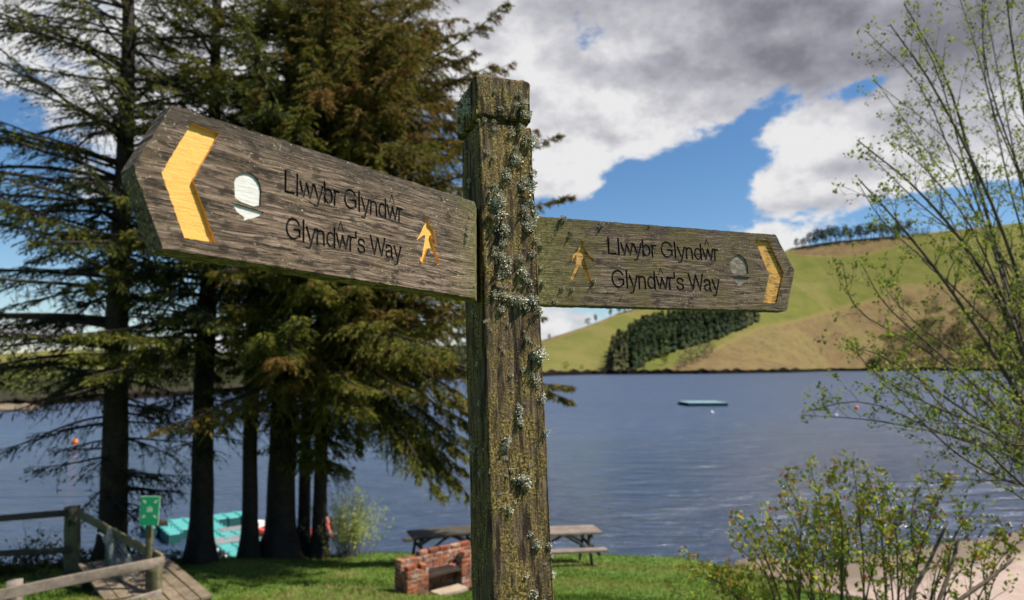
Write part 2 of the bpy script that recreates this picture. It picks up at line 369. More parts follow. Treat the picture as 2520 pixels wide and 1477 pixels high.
# ---- arms -------------------------------------------------------------
def dense(poly, step, jit, seed, closed=True):
    r_ = random.Random(seed); out_ = []; n = len(poly)
    for i in range(n if closed else n - 1):
        a, b = poly[i], poly[(i + 1) % n]; L = math.dist(a, b); m = max(1, int(L / step))
        for k in range(m):
            t = k / m; j = jit if k else jit * 0.3
            out_.append((lerp(a[0], b[0], t) + r_.gauss(0, j), lerp(a[1], b[1], t) + r_.gauss(0, j)))
    return out_
def prism(name, poly, y0, y1, back_extra=None):
    bm = bmesh.new(); f = [bm.verts.new((x, y0, z)) for x, z in poly]
    b = [bm.verts.new(((x + (back_extra(x, z) if back_extra else 0)), y1, z)) for x, z in poly]
    n = len(poly); bm.faces.new(f); bm.faces.new(list(reversed(b)))
    for i in range(n): bm.faces.new((f[i], b[i], b[(i + 1) % n], f[(i + 1) % n]))
    bmesh.ops.recalc_face_normals(bm, faces=bm.faces); me = bpy.data.meshes.new(name); bm.to_mesh(me); bm.free(); return me
def chaikin(poly, n=2):
    for _ in range(n):
        q = []
        for i in range(len(poly)):
            a, b = poly[i], poly[(i + 1) % len(poly)]
            q += [(0.75 * a[0] + 0.25 * b[0], 0.75 * a[1] + 0.25 * b[1]), (0.25 * a[0] + 0.75 * b[0], 0.25 * a[1] + 0.75 * b[1])]
        poly = q
    return poly
def inset(poly, d):
    ar = sum(poly[i - 1][0] * poly[i][1] - poly[i][0] * poly[i - 1][1] for i in range(len(poly))); s_ = 1 if ar > 0 else -1
    out_ = []; n = len(poly)
    for i in range(n):
        a, c = poly[i - 1], poly[(i + 1) % n]; ex, ey = c[0] - a[0], c[1] - a[1]; l = math.hypot(ex, ey) or 1
        out_.append((poly[i][0] - s_ * ey / l * d, poly[i][1] + s_ * ex / l * d))
    return out_
def arc(cx_, cy_, rx, ry, a0, a1, n=14): return [(cx_ + rx * math.cos(math.radians(lerp(a0, a1, k / n))), cy_ + ry * math.sin(math.radians(lerp(a0, a1, k / n)))) for k in range(n + 1)]
def sm(pts, n=20): return [tuple(p_[:2]) for p_ in smoothpath([(x, y, 0) for x, y in pts], n)]
GLYPH = {'L': (.75, [[(.08, 1), (.08, .05), (.64, .05)]]), 'l': (.30, [[(.13, 1), (.13, 0)]]), "'": (.22, [[(.09, 1), (.09, .70)]]), ' ': (.36, []),
    'w': (1.0, [[(.04, .72), (.27, .04)], [(.27, .04), (.5, .69)], [(.5, .69), (.73, .04)], [(.73, .04), (.96, .72)]]), 'W': (1.30, [[(.04, 1), (.34, .05)], [(.34, .05), (.65, .95)], [(.65, .95), (.96, .05)], [(.96, .05), (1.26, 1)]]),
    'y': (.70, [[(.05, .72), (.345, .04)], sm([(.65, .72), (.36, -.02), (.29, -.20), (.20, -.275), (.07, -.265)], 12)]),
    'b': (.76, [[(.10, 1), (.10, 0)], arc(.385, .36, .275, .335, 168, -168, 22)]), 'd': (.76, [[(.64, 1), (.64, 0)], arc(.355, .36, .275, .335, 12, 348, 22)]),
    'r': (.46, [[(.10, .72), (.10, 0)], sm([(.105, .44), (.16, .62), (.27, .70), (.42, .685)], 8)]),
    'n': (.74, [[(.10, .72), (.10, 0)], sm([(.105, .46), (.17, .61), (.34, .69), (.52, .63), (.585, .46)], 12) + [(.59, .25), (.59, 0)]]),
    'G': (1.10, [arc(.53, .5, .455, .47, 33, 322, 26) + [(.955, .19), (.955, .47), (.60, .47)]]),
    's': (.68, [sm([(.56, .54), (.49, .65), (.32, .69), (.15, .65), (.085, .53), (.16, .42), (.33, .37), (.51, .30), (.575, .18), (.49, .06), (.31, .025), (.12, .07), (.05, .19)], 30)]),
    'a': (.74, [sm([(.09, .54), (.15, .65), (.32, .69), (.50, .64), (.555, .50)], 12) + [(.56, .14), (.63, .01)], sm([(.555, .42), (.30, .38), (.11, .30), (.07, .17), (.15, .05), (.31, .03), (.47, .10), (.555, .24)], 16)])}
def ribbon(path, hw):
    """outline of a routed groove of half-width hw along the path, its ends rounded by the bit"""
    p_ = [np.array(q, float) for q in path]; n = len(p_); Lf, Rt = [], []
    for i in range(n):
        d0 = unit(p_[i] - p_[i - 1]) if i else unit(p_[1] - p_[0]); d1 = unit(p_[i + 1] - p_[i]) if i < n - 1 else d0
        n0, n1 = np.array([-d0[1], d0[0]]), np.array([-d1[1], d1[0]]); m_ = n0 + n1; k = hw * min(1.7, 2 / max(.35, float(m_ @ m_)) ** .5 / max(.4, float(unit(m_) @ n0)) if False else 1 / max(.45, float(unit(m_) @ n0)))
        Lf.append(p_[i] + unit(m_) * k); Rt.append(p_[i] - unit(m_) * k)
    def cap_(c, d): a0 = math.atan2(-d[0], d[1]); return [c + hw * np.array([math.cos(a0 - (q / 5) * math.pi + math.pi), math.sin(a0 - (q / 5) * math.pi + math.pi)]) for q in range(1, 5)]
    return [tuple(q) for q in Lf + cap_(p_[-1], unit(p_[-1] - p_[-2])) + Rt[::-1] + cap_(p_[0], unit(p_[0] - p_[1]))]
def text_strokes(txt, x0, x1, zb, zc):
    tot = sum(GLYPH[c][0] for c in txt) - .10; sx = (x1 - x0) / tot; sz = zc - zb; x = x0 - .04 * sx; out_ = []
    for c in txt:
        adv, st = GLYPH[c]
        if st: out_.append([[(x + px * sx, zb + pz * sz) for px, pz in q] for q in st])
        x += adv * sx
    return out_
def caret(cx_, zb, zt, hw, t):     # the circumflex, routed as an open hairpin
    return [(cx_ - hw - t, zb), (cx_ - t * 0.35, zt), (cx_ + t * 0.35, zt), (cx_ + hw + t, zb), (cx_ + hw - t * 0.2, zb - 0.0003), (cx_, zt - t * 3.2), (cx_ - hw + t * 0.2, zb - 0.0003)]
REC = 0.0052
def make_arm(origin, fr, outline, thick, mats, arrow, acorn, cup, walker, lines, carets, seed, label, back_extra=None):
    xs, zs, n_ = (Vector(q) for q in fr); ys = -n_
    arm = None
    mb, my, mw, mk = mats
    me = prism('arm', dense(outline, 0.006, 0.00035, seed), 0.0, thick, back_extra)
    arm = link('arm', me, None, mb); arm.matrix_world = frame_matrix(Vector(origin) + Vector((0, 0, CAM_H)), xs, ys, zs)
    me.materials.append(my); me.materials.append(mw); me.materials.append(mk)
    cut = bmesh.new(); inl = []
    def addcut(me_, mi):
        for p_ in me_.polygons: p_.material_index = mi
        cut.from_mesh(me_); bpy.data.meshes.remove(me_)
    ar = dense(arrow, 0.004, 0.0003, seed + 1); addcut(prism('c', ar, -0.01, REC), 1); inl.append(('arrow_paint', inset(ar, 0.00025), my, REC))
    nut = dense(chaikin(acorn, 1), 0.004, 0.0002, seed + 2); addcut(prism('c', nut, -0.01, REC * 0.6), 0); inl.append(('acorn_nut_paint', inset(nut, 0.00025), mw, REC * 0.6))
    cp = dense(cup, 0.004, 0.0002, seed + 3); addcut(prism('c', cp, -0.01, REC * 0.6), 0); inl.append(('acorn_cup_paint', inset(cp, 0.00025), mw, REC * 0.6))
    wk = dense(chaikin(walker, 1), 0.006, 0.0001, seed + 4); addcut(prism('c', wk, -0.01, REC * 0.85), 1); inl.append(('walker_paint', inset(wk, 0.0002), my, REC * 0.85))
    letters = []
    for (txt, x0, x1, zb, zc, hw) in lines:
        for g in text_strokes(txt, x0, x1, zb, zc):
            gb = bmesh.new()
            for q, path in enumerate(g):
                dp = REC * .62 - .0001 * q; addcut(prism('c', ribbon(path, hw), -0.01 + q * .0002, dp), 3)
                m_ = prism('l', ribbon(path, hw - .00022), dp - .0009, dp + .0002); gb.from_mesh(m_); bpy.data.meshes.remove(m_)
            me_ = bpy.data.meshes.new('letter'); gb.to_mesh(me_); gb.free(); letters.append(me_)
    for i, c_ in enumerate(carets):
        q = caret(*c_); addcut(prism('c', q, -0.01, REC * 0.8), 3); letters.append(prism('letter', inset(q, 0.0002), REC * 0.8 - 0.0012, REC * 0.8 + 0.0002))
    mc = bpy.data.meshes.new('cut'); cut.to_mesh(mc); cut.free()
    for m_ in (mb, my, mw, mk): mc.materials.append(m_)
    co_ = bpy.data.objects.new('cut', mc); COL.objects.link(co_); co_.matrix_world = arm.matrix_world
    md = arm.modifiers.new('b', 'BOOLEAN'); md.object = co_; md.operation = 'DIFFERENCE'; md.solver = 'EXACT'; md.use_self = True
    try: md.material_mode = 'INDEX'
    except Exception: pass
    bpy.context.view_layer.update(); dg = bpy.context.evaluated_depsgraph_get()
    new = bpy.data.meshes.new_from_object(arm.evaluated_get(dg)); arm.modifiers.clear(); arm.data = new; bpy.data.objects.remove(co_)
    print('arm faces', len(new.polygons), 'parts', len(letters))
    for nm, poly, m_, d_ in inl:
        link(nm, prism(nm, poly, d_ - 0.0006, d_ + 0.0003), arm, m_)
    for m_ in letters: link('letter', m_, arm, mk)
    mw_ = arm.matrix_world.copy(); arm.parent = post; arm.matrix_parent_inverse = Matrix(); arm.matrix_local = post.matrix_world.inverted() @ mw_
    tagit(arm, label); return arm
FL = ((0.62391295, 0.78097229, -0.02854654), (-0.04459044, 0.0720441, 0.99640421), (0.78022069, -0.62039659, 0.07977314))
FR = ((0.9338834, 0.35753466, 0.0055465), (-0.03672959, 0.08048562, 0.99607881), (0.35568628, -0.93042519, 0.08829629))
mm = lambda pts: [(x / 1000, z / 1000) for x, z in pts]
out_l = mm([(0, 0), (-34.5, -74.0), (-37.6, -82.0), (-35.9, -91.5), (-4.1, -170.3), (513.1, -170.8), (522.2, 0)])
make_arm((-0.39098283, 0.76116974, 0.29706248), FL, out_l, 0.035, (M_BOARD_L, M_YEL, M_WHI, M_BLK),
         mm([(22.7, -15), (57.1, -17), (27.3, -83.3), (56.6, -153.5), (19.3, -153.9), (-8.9, -83.3)]),
         mm([(79.5, -96), (78.6, -84), (77.5, -70.6), (84.5, -60.0), (96.3, -55.5), (107.7, -60.0), (114.3, -70.3), (114.0, -84), (113.5, -99)]),
         mm([(75.6, -99.8), (81.5, -109.4), (89.1, -113.7), (92.5, -116), (90.0, -119.4), (103.5, -114), (112.1, -109.5), (117.3, -105), (117.4, -102.5)]),
         mm([(404.7, -51.0), (399.9, -56.5), (402.9, -62.0), (396.2, -67.7), (390.3, -81.2), (382.2, -90.9), (386, -90.5), (399.1, -80.3), (400.9, -84), (395.0, -105.8), (391.8, -120.7), (386.3, -122.9), (395.2, -130.4), (398.8, -116.9), (407.4, -97.6), (419.2, -110.2), (425.5, -121.8), (425.5, -128.4), (432.4, -121.6), (427.2, -113.7), (418.3, -96.5), (412.7, -80.6), (414.7, -77.5), (420.1, -86.3), (422.5, -97.7), (425.4, -94), (424.4, -84.3), (420.5, -73.6), (416.0, -66.0), (407.6, -61.7), (409.7, -55.8)]),
         [('Llwybr Glyndwr', 0.1475, 0.3520, -0.0702, -0.0410, .00160), ("Glyndwr's Way", 0.1500, 0.3475, -0.1310, -0.1025, .00160)],
         [(0.3316, -0.0440, -0.0300, 0.0042, 0.0011), (0.2365, -0.1058, -0.0914, 0.0042, 0.0011)], 11,
         'left arm, pointing toward the viewer, with bright yellow arrow and clean white acorn',
         back_extra=lambda x, z: 0.048 if x > 0.45 else 0.0)
out_r = mm([(-20, 0), (574.2, 0), (613.0, -74), (615.1, -79), (613.0, -86), (582.1, -169.8), (-20, -171.0)])
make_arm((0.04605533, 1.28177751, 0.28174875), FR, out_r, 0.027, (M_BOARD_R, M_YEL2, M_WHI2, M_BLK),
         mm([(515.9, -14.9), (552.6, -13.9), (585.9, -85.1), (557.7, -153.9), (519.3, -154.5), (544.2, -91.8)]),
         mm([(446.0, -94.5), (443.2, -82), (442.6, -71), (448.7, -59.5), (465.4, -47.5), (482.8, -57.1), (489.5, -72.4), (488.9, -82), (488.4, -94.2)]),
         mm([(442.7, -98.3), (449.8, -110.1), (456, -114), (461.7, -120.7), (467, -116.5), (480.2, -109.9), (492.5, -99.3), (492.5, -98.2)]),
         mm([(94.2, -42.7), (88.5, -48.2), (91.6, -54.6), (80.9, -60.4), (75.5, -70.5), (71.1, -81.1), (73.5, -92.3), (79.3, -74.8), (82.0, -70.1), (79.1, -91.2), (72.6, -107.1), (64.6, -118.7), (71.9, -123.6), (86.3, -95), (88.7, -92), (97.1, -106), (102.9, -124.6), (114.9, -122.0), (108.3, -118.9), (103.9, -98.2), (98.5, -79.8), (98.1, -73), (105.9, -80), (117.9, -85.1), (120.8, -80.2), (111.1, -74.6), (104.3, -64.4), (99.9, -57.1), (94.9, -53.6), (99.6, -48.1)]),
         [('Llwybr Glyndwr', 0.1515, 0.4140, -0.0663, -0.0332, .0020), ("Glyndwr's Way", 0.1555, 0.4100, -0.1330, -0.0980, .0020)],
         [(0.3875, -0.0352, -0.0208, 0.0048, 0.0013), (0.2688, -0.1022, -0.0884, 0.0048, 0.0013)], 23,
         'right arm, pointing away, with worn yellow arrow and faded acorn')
post.location = POST_C
ARM_L, ARM_R = [o for o in bpy.data.objects if o.name.startswith('arm')][:2]

# ---- lichen -----------------------------------------------------------
def lichen_mesh(seed, tall):
    r_ = np.random.default_rng(seed); a = Acc(); n = 60
    for k in range(n):
        th = r_.uniform(0, 6.283); rr = math.sqrt(r_.random()) * 0.95; base = np.array([math.cos(th) * rr, 0, math.sin(th) * rr])
        out_d = unit(np.array([math.cos(th) * rr, -(1.15 - rr) * tall, math.sin(th) * rr]) + r_.normal(0, 0.25, 3))
        L = r_.uniform(0.22, 0.5); side = unit(np.cross(out_d, r_.normal(0, 1, 3))); up = np.cross(out_d, side); w_ = L * r_.uniform(0.3, 0.55)
        p0 = base + np.array([0, 0.12 - 0.62 * tall * (1 - rr) * r_.random(), 0]); p1 = p0 + out_d * L * 0.5 + up * 0.06; p2 = p0 + out_d * L + up * r_.uniform(-0.15, 0.25)
        V = [p0, p1 + side * w_ * 0.5, p1 - side * w_ * 0.5, p2 + side * w_ * 0.75, p2 - side * w_ * 0.75, p2 + out_d * w_ * 0.4 + side * w_ * 0.25, p2 + out_d * w_ * 0.35 - side * w_ * 0.4, p2 + up * .12]
        a.add(V, [[0, 2, 1], [3, 4, 7], [3, 7, 5], [4, 6, 7], [5, 7, 6]], [[1, 2, 4, 3]], np.array([.2, .4, .4, .8, .8, 1, 1, .9]) * r_.uniform(.8, 1.1))
    me = a.mesh('lichen'); me.materials.append(M_LICHEN); return me
LM = [lichen_mesh(40 + k, t) for k, t in enumerate((0.8, 1.2, 1.7, 1.0, 2.0, 1.3))]
L4 = [((34,321),12),((80,324),16),((90,304),26),((93,283),24),((76,298),18),((44,288),14),((1,262),10),((13,264),12),((31,262),12),((32,249),14),((86,255),20),((66,243),16),((98,231),30),((112,236),18),((72,215),14),((15,202),14),((28,192),12),((75,192),26),((68,200),18),((53,167),20),((52,157),24),((84,153),26),((105,169),20),((93,134),30),((96,113),26),((31,125),34),((37,109),34),((22,112),22),((36,82),34),((38,56),28),((41,33),20),((24,19),20),((84,96),24),((97,73),24),((90,63),20),((39,-2),34),((47,-18),24),((32,-25),20),((72,6),20),((78,-20),30),((85,-38),22),((106,44),16),((98,17),18),((21,-61),22),((37,-63),24),((55,-66),26),((70,-72),30),((91,-70),26),((41,-47),16),
 ((31,-87),22),((69,-73),28),((89,-69),24),((100,-87),24),((43,-114),10),((2,-110),10),((11,-123),8),((79,-139),14),((88,-146),10),((98,-163),34),((106,-170),26),((90,-168),20),((27,-153),9),((34,-161),9),((69,-193),12),((84,-203),16),((94,-211),18),((95,-223),12),((45,-202),12),((59,-259),16),((59,-271),20),((58,-282),16),((67,-252),10),((100,-242),20),((46,-231),8),((33,-314),22),((32,-324),16),((105,-303),18),((72,-358),10),((53,-378),22),((65,-382),28),((59,-375),20),((29,-423),16),((35,-427),16),((31,-342),10),((69,-468),14),((81,-485),22),((103,-489),14),((107,-506),10),((58,-532),14),((68,-541),8),((69,-561),22),((89,-575),10),((86,-534),5),((31,-370),9)]
def put_lichen(x, y, z, nrm, r_, k, dep=1.0):
    o = bpy.data.objects.new('lichen', LM[k % len(LM)]); COL.objects.link(o); o.parent = post
    o.location = (x, y, z); q = Vector(nrm).to_track_quat('-Y', 'Z').to_euler(); o.rotation_euler = q
    o.rotation_euler.rotate_axis('Y', rng.uniform(0, 6.28)); o.scale = (r_ * rng.uniform(.8, 1.1), r_ * dep * 1.55, r_ * rng.uniform(.85, 1.2))
for k, ((x, z), s_) in enumerate(L4):
    yy = -0.004 if z > 0.265 * 1000 else 0.0
    put_lichen(x / 1000, yy, z / 1000, (0, -1, 0), s_ * 0.00036, k)
    if s_ >= 16 and rng.random() < .8: put_lichen(x / 1000 + rng.normal(0, s_ * .0003), yy, z / 1000 + rng.normal(0, s_ * .0004), (0, -1, 0), s_ * 0.00022, k + 1)
for k in range(60):                                # small crusts all over the front, thickest on the right edge and the left face
    f = rng.random(); z = rng.uniform(-0.6, 0.34)
    if f < 0.45: put_lichen(min(0.105, abs(rng.normal(0.07, 0.03))), -0.003 if z > .27 else 0, z, (0, -1, 0), rng.uniform(.0015, .0035), k)
    elif f < 0.85: put_lichen(-0.001, rng.uniform(0.01, PD - 0.01), z, (-1, 0, 0), rng.uniform(.002, .006), k, 0.6)
    else: put_lichen(PW, rng.uniform(0.0, 0.03), z, (1, -0.2, 0), rng.uniform(.003, .007), k)
for z in np.linspace(0.285, 0.335, 9): put_lichen(-0.003, rng.uniform(0.02, 0.10), z, (-1, 0, 0), rng.uniform(.007, .014), int(z * 900), 0.8)
for z in (0.24, 0.15, 0.09, -0.09, -0.165, -0.24): put_lichen(PW - 0.001, 0.008, z, (1, -0.4, 0), rng.uniform(.008, .013), int(abs(z) * 800))
for arm_, pts_ in ((ARM_R, ((.055, -.003, 7), (.138, -.007, 6), (.072, -.027, 5), (.114, -.121, 5), (.047, -.139, 5), (.068, -.139, 4), (.006, -.06, 5), (.004, -.10, 6), (.008, -.13, 5), (.03, -.165, 5), (.25, -.002, 3), (.4, -.12, 2.5))),
                   (ARM_L, ((.500, -.050, 4), (.497, -.062, 5), (.494, -.074, 3.5), (.505, -.03, 3), (.512, -.15, 3), (.44, -.012, 2.5)))):
    for k, (x, z, s_) in enumerate(pts_):
        o = bpy.data.objects.new('lichen', LM[(k * 5 + 4) % len(LM)]); COL.objects.link(o); o.parent = arm_
        o.location = (x, 0, z); o.rotation_euler = (0, float(rng.uniform(0, 6.28)), 0); o.scale = (s_ * .0009, s_ * .0022, s_ * .0009)
# ------------------------------------------------------------------ ground, lake, far hills
def interp(x, xs, ys): return np.interp(x, xs, ys)
def lawn_z(Y): return interp(Y, [-60, -5, 1.2, 5, 11, 12.5, 17, 19.3, 30], [10.5, 5.6, 4.85, 4.0, 2.75, 2.45, 1.72, 1.36, -0.3])
EDGE_X = [-60, -22, -14, -9, -6, 0, 2.7, 4.2, 4.9, 5.4, 5.9, 7.5, 12, 40]
EDGE_Y = [9, 13, 15.8, 17.9, 18.9, 19.3, 18.9, 18.0, 16.6, 14.2, 11.5, 8.5, 4.5, -5]
def ground_z(X, Y):
    X = np.asarray(X, float); Y = np.asarray(Y, float)
    Ye = interp(X, EDGE_X, EDGE_Y); slope = np.maximum(1.0, np.abs(interp(X + 0.2, EDGE_X, EDGE_Y) - interp(X - 0.2, EDGE_X, EDGE_Y)) / 0.4)
    d = (Y - Ye) / np.sqrt(1 + slope ** 2) * 1.35            # metres past the lawn's edge
    sh = 18.6 + 0.44 * X; beach = np.clip((sh - Y) * 0.085, -3.0, 3)
    beach = np.where(X < 3, np.minimum(beach, -0.5), beach)
    t = np.clip(d / 0.9, 0, 1); t = t * t * (3 - 2 * t)
    lump = 0.03 * np.sin(X * 1.7 + 0.6 * np.sin(Y)) + 0.025 * np.sin(Y * 2.3 + X)
    return lerp(lawn_z(Y) + lump * (1 - t), beach, t), t
gx = np.concatenate([np.linspace(-60, -16, 34), np.linspace(-15.8, 10, 216), np.linspace(10.4, 60, 70)])
gy = np.concatenate([np.linspace(-55, 1, 30), np.linspace(1.5, 8, 20), np.linspace(8.1, 24, 150), np.linspace(24.5, 46, 40)])
GX, GY = np.meshgrid(gx, gy); GZ, GT = ground_z(GX, GY)
bumps = rng.normal(0, 0.006, GZ.shape); V = np.stack([GX, GY, GZ + bumps], -1).reshape(-1, 3)
nx, ny = len(gx), len(gy); ii = np.arange(ny - 1)[:, None] * nx + np.arange(nx - 1)[None, :]
Q = np.stack([ii, ii + 1, ii + 1 + nx, ii + nx], -1).reshape(-1, 4)
def m_ground(nt, b, co):
    t = tint_attr(nt); n_ = nt.noise(co, 0.9, 6, 0.6, 0.5); f = nt.noise(co, 22, 5, 0.7); f2 = nt.noise(co, 3.2, 5, 0.6)
    g = nt.ramp(nt.add(nt.mul(f, 0.5), nt.mul(f2, 0.5)), [(0.34, (0.028, 0.06, 0.008)), (0.52, (0.075, 0.135, 0.018)), (0.68, (0.14, 0.20, 0.035))])
    g = nt.mixc(nt.smooth(n_, 0.55, 0.7, 0, 0.6), g, (0.19, 0.145, 0.06))
    s_ = nt.ramp(nt.add(nt.mul(nt.noise(co, 40, 4, 0.7), 0.6), nt.mul(f2, 0.4)), [(0.35, (0.25, 0.185, 0.15)), (0.65, (0.43, 0.335, 0.285))])
    sz = nt.node('ShaderNodeSeparateXYZ'); nt.l.new(co, sz.inputs[0])
    s_ = nt.mixc(nt.smooth(nt.add(sz.outputs[2], nt.mul(n_, 0.3)), 0.50, 0.30), s_, (0.15, 0.115, 0.085))
    c = nt.mixc(nt.smooth(nt.add(t, nt.mul(nt.math('SUBTRACT', f2, 0.5), 0.35)), 0.45, 0.62), g, s_)
    nt.put(b.inputs['Base Color'], c); b.inputs['Roughness'].default_value = 0.95
    nt.put(b.inputs['Normal'], nt.bump(nt.add(f, f2), 0.7, 0.03))
M_GROUND = material('lawn_and_gravel', m_ground)
tagit(link('ground', np_mesh('ground', V, [Q], True, GT.reshape(-1)), None, M_GROUND), kind='structure')

# lake: finer facets close by, so the swell is real; ripples in the bump
def m_water(nt, b, co):
    b.inputs['Base Color'].default_value = (0.038, 0.060, 0.110, 1); b.inputs['IOR'].default_value = 1.333; b.inputs['Specular IOR Level'].default_value = 0.5
    sp = nt.node('ShaderNodeSeparateXYZ'); nt.l.new(co, sp.inputs[0])
    # ripples too small to draw at that distance are carried by the roughness instead
    nt.put(b.inputs['Roughness'], nt.smooth(sp.outputs[1], 18, 110, 0.12, 0.40))
    v1 = nt.node('ShaderNodeMapping'); nt.l.new(co, v1.inputs[0]); v1.inputs['Rotation'].default_value = (0, 0, -0.30); v1.inputs['Scale'].default_value = (0.42, 1.2, 1)
    a = nt.noise(v1.outputs[0], 0.62, 3, 0.5, 0.5); c = nt.noise(v1.outputs[0], 2.4, 5, 0.62, 0.6); d = nt.noise(co, 0.05, 3, 0.5)
    h = nt.add(nt.mul(a, 1.25), nt.mul(nt.mul(c, 0.36), nt.smooth(d, 0.35, 0.65, 0.55, 1.25)))
    nt.put(b.inputs['Normal'], nt.bump(h, 1.0, 0.85))
M_WATER = material('lake_water', m_water)
a = Acc(); a.add([(-2500, -200, 0), (3000, -200, 0), (3000, 3000, 0), (-2500, 3000, 0)], None, [[0, 1, 2, 3]])
tagit(link('lake', a.mesh('lake'), None, M_WATER), kind='structure')

PX = [-1800, 0, 84, 150, 250, 468, 640, 813, 1200, 1250, 1331, 1374, 1450, 1498, 1522, 1585, 1760, 1950, 2050, 2280, 2519, 3000, 4500]
SH = [1040, 1006, 1003, 994, 987, 974, 962, 947, 930, 928.5, 926.5, 924.5, 922.5, 922, 922, 921.5, 920.5, 917.5, 914, 913, 915, 912, 925]
SK = [850, 872, 866, 860, 861, 874, 866, 858, 848, 842, 838, 825, 800.5, 781.4, 770, 755, 690, 610, 594, 573, 548, 520, 560]
YR = [240, 250, 262, 270, 290, 360, 430, 500, 620, 620, 560, 575, 610, 640, 660, 700, 790, 860, 870, 900, 950, 1000, 950]
def hill_shore(px): y = interp(px, PX, SH); r = ray(px, y); return CAM_H / -r[2] * r[1]
def hill(px, y):
    """world point of the far hillside seen in that direction"""
    ys, yk, Yr = interp(px, PX, SH), interp(px, PX, SK), interp(px, PX, YR); Y0 = hill_shore(px)
    t = (ys - 5 - y) / (ys - 5 - yk); Y = lerp(Y0 + 2, Yr, np.clip(t, 0, 1) ** 0.9); return P(px, y, Y)
cols = np.concatenate([np.linspace(-1800, -40, 60), np.linspace(-30, 2560, 420), np.linspace(2580, 4500, 50)]); R_ = 70
V = []; C = []
def inpoly(x, y, poly):
    c = False; n = len(poly)
    for i in range(n):
        (x1, y1), (x2, y2) = poly[i], poly[i - 1]
        if (y1 > y) != (y2 > y) and x < (x2 - x1) * (y - y1) / (y2 - y1) + x1: c = not c
    return c
def brown_at(px, y):
    lo = interp(px, [1560, 1620, 1700, 1870, 2000, 2100, 2300, 2519, 3000], [930, 912, 880, 800, 772, 742, 700, 660, 600])
    return (y - lo) / 14.0
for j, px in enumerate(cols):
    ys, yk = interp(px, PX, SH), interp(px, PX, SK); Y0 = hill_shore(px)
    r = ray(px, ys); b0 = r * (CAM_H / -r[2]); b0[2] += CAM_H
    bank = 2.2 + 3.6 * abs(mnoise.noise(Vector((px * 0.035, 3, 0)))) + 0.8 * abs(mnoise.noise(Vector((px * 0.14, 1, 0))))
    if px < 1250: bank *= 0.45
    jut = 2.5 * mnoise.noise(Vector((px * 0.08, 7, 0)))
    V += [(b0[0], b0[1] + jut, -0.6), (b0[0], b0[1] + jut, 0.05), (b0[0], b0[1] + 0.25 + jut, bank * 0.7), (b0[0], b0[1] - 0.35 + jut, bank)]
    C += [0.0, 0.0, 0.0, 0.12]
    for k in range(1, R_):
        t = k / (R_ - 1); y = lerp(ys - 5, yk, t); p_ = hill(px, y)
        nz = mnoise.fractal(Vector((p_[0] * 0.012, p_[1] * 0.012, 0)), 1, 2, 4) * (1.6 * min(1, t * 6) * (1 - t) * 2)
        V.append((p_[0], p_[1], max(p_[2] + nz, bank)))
        if px < 1335: cval = 0.18 if y > 0.5 * (ys + yk) or px > 260 else 0.52  # left hills dark: wooded ground, and cloud shadow put into the tint
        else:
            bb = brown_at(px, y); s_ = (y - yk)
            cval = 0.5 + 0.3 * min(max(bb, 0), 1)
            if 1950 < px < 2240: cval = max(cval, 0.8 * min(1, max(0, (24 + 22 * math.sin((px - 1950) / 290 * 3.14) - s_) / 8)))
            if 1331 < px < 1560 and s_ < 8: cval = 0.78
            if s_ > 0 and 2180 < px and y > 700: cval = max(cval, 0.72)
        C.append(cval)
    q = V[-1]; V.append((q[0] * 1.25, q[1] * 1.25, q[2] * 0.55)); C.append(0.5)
nr = 4 + R_ - 1 + 1; ii = np.arange(len(cols) - 1)[:, None] * nr + np.arange(nr - 1)[None, :]
Q = np.stack([ii, ii + nr, ii + nr + 1, ii + 1], -1).reshape(-1, 4)
def m_hill(nt, b, co):
    t = tint_attr(nt); n_ = nt.noise(co, 0.012, 6, 0.6, 0.8); f = nt.noise(co, 0.16, 6, 0.7); m_ = nt.noise(nt.vscale(co, (1, 0.4, 2)), 0.05, 5, 0.65, 0.7)
    v = nt.add(t, nt.mul(nt.math('SUBTRACT', m_, 0.5), nt.smooth(t, 0.3, 0.45, 0.05, 0.34)))
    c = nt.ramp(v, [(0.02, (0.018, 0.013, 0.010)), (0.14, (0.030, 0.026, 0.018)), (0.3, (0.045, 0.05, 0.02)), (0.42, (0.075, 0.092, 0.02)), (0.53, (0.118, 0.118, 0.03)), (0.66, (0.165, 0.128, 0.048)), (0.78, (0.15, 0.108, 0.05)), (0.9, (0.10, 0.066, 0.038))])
    c = nt.mixc(nt.math('MULTIPLY', nt.smooth(n_, 0.45, 0.62, 0, 0.55), nt.smooth(t, 0.35, 0.45)), c, (0.16, 0.135, 0.05))
    c = nt.mixc(nt.mul(nt.smooth(f, 0.52, 0.66, 0, 0.7), nt.smooth(t, 0.6, 0.75)), c, (0.075, 0.045, 0.03))
    c = nt.mixc(nt.mul(nt.smooth(nt.noise(co, 0.045, 5, 0.65, 1.0), 0.52, 0.68, 0, 0.5), nt.smooth(t, 0.4, 0.5)), c, (0.09, 0.085, 0.03))
    nt.put(b.inputs['Base Color'], c); b.inputs['Roughness'].default_value = 1.0; b.inputs['Specular IOR Level'].default_value = 0.05
    nt.put(b.inputs['Normal'], nt.bump(f, 0.8, 1.0))
M_HILL = material('hill_pasture', m_hill)
tagit(link('far_hills', np_mesh('far_hills', np.array(V), [Q], True, np.array(C)), None, M_HILL), kind='structure')

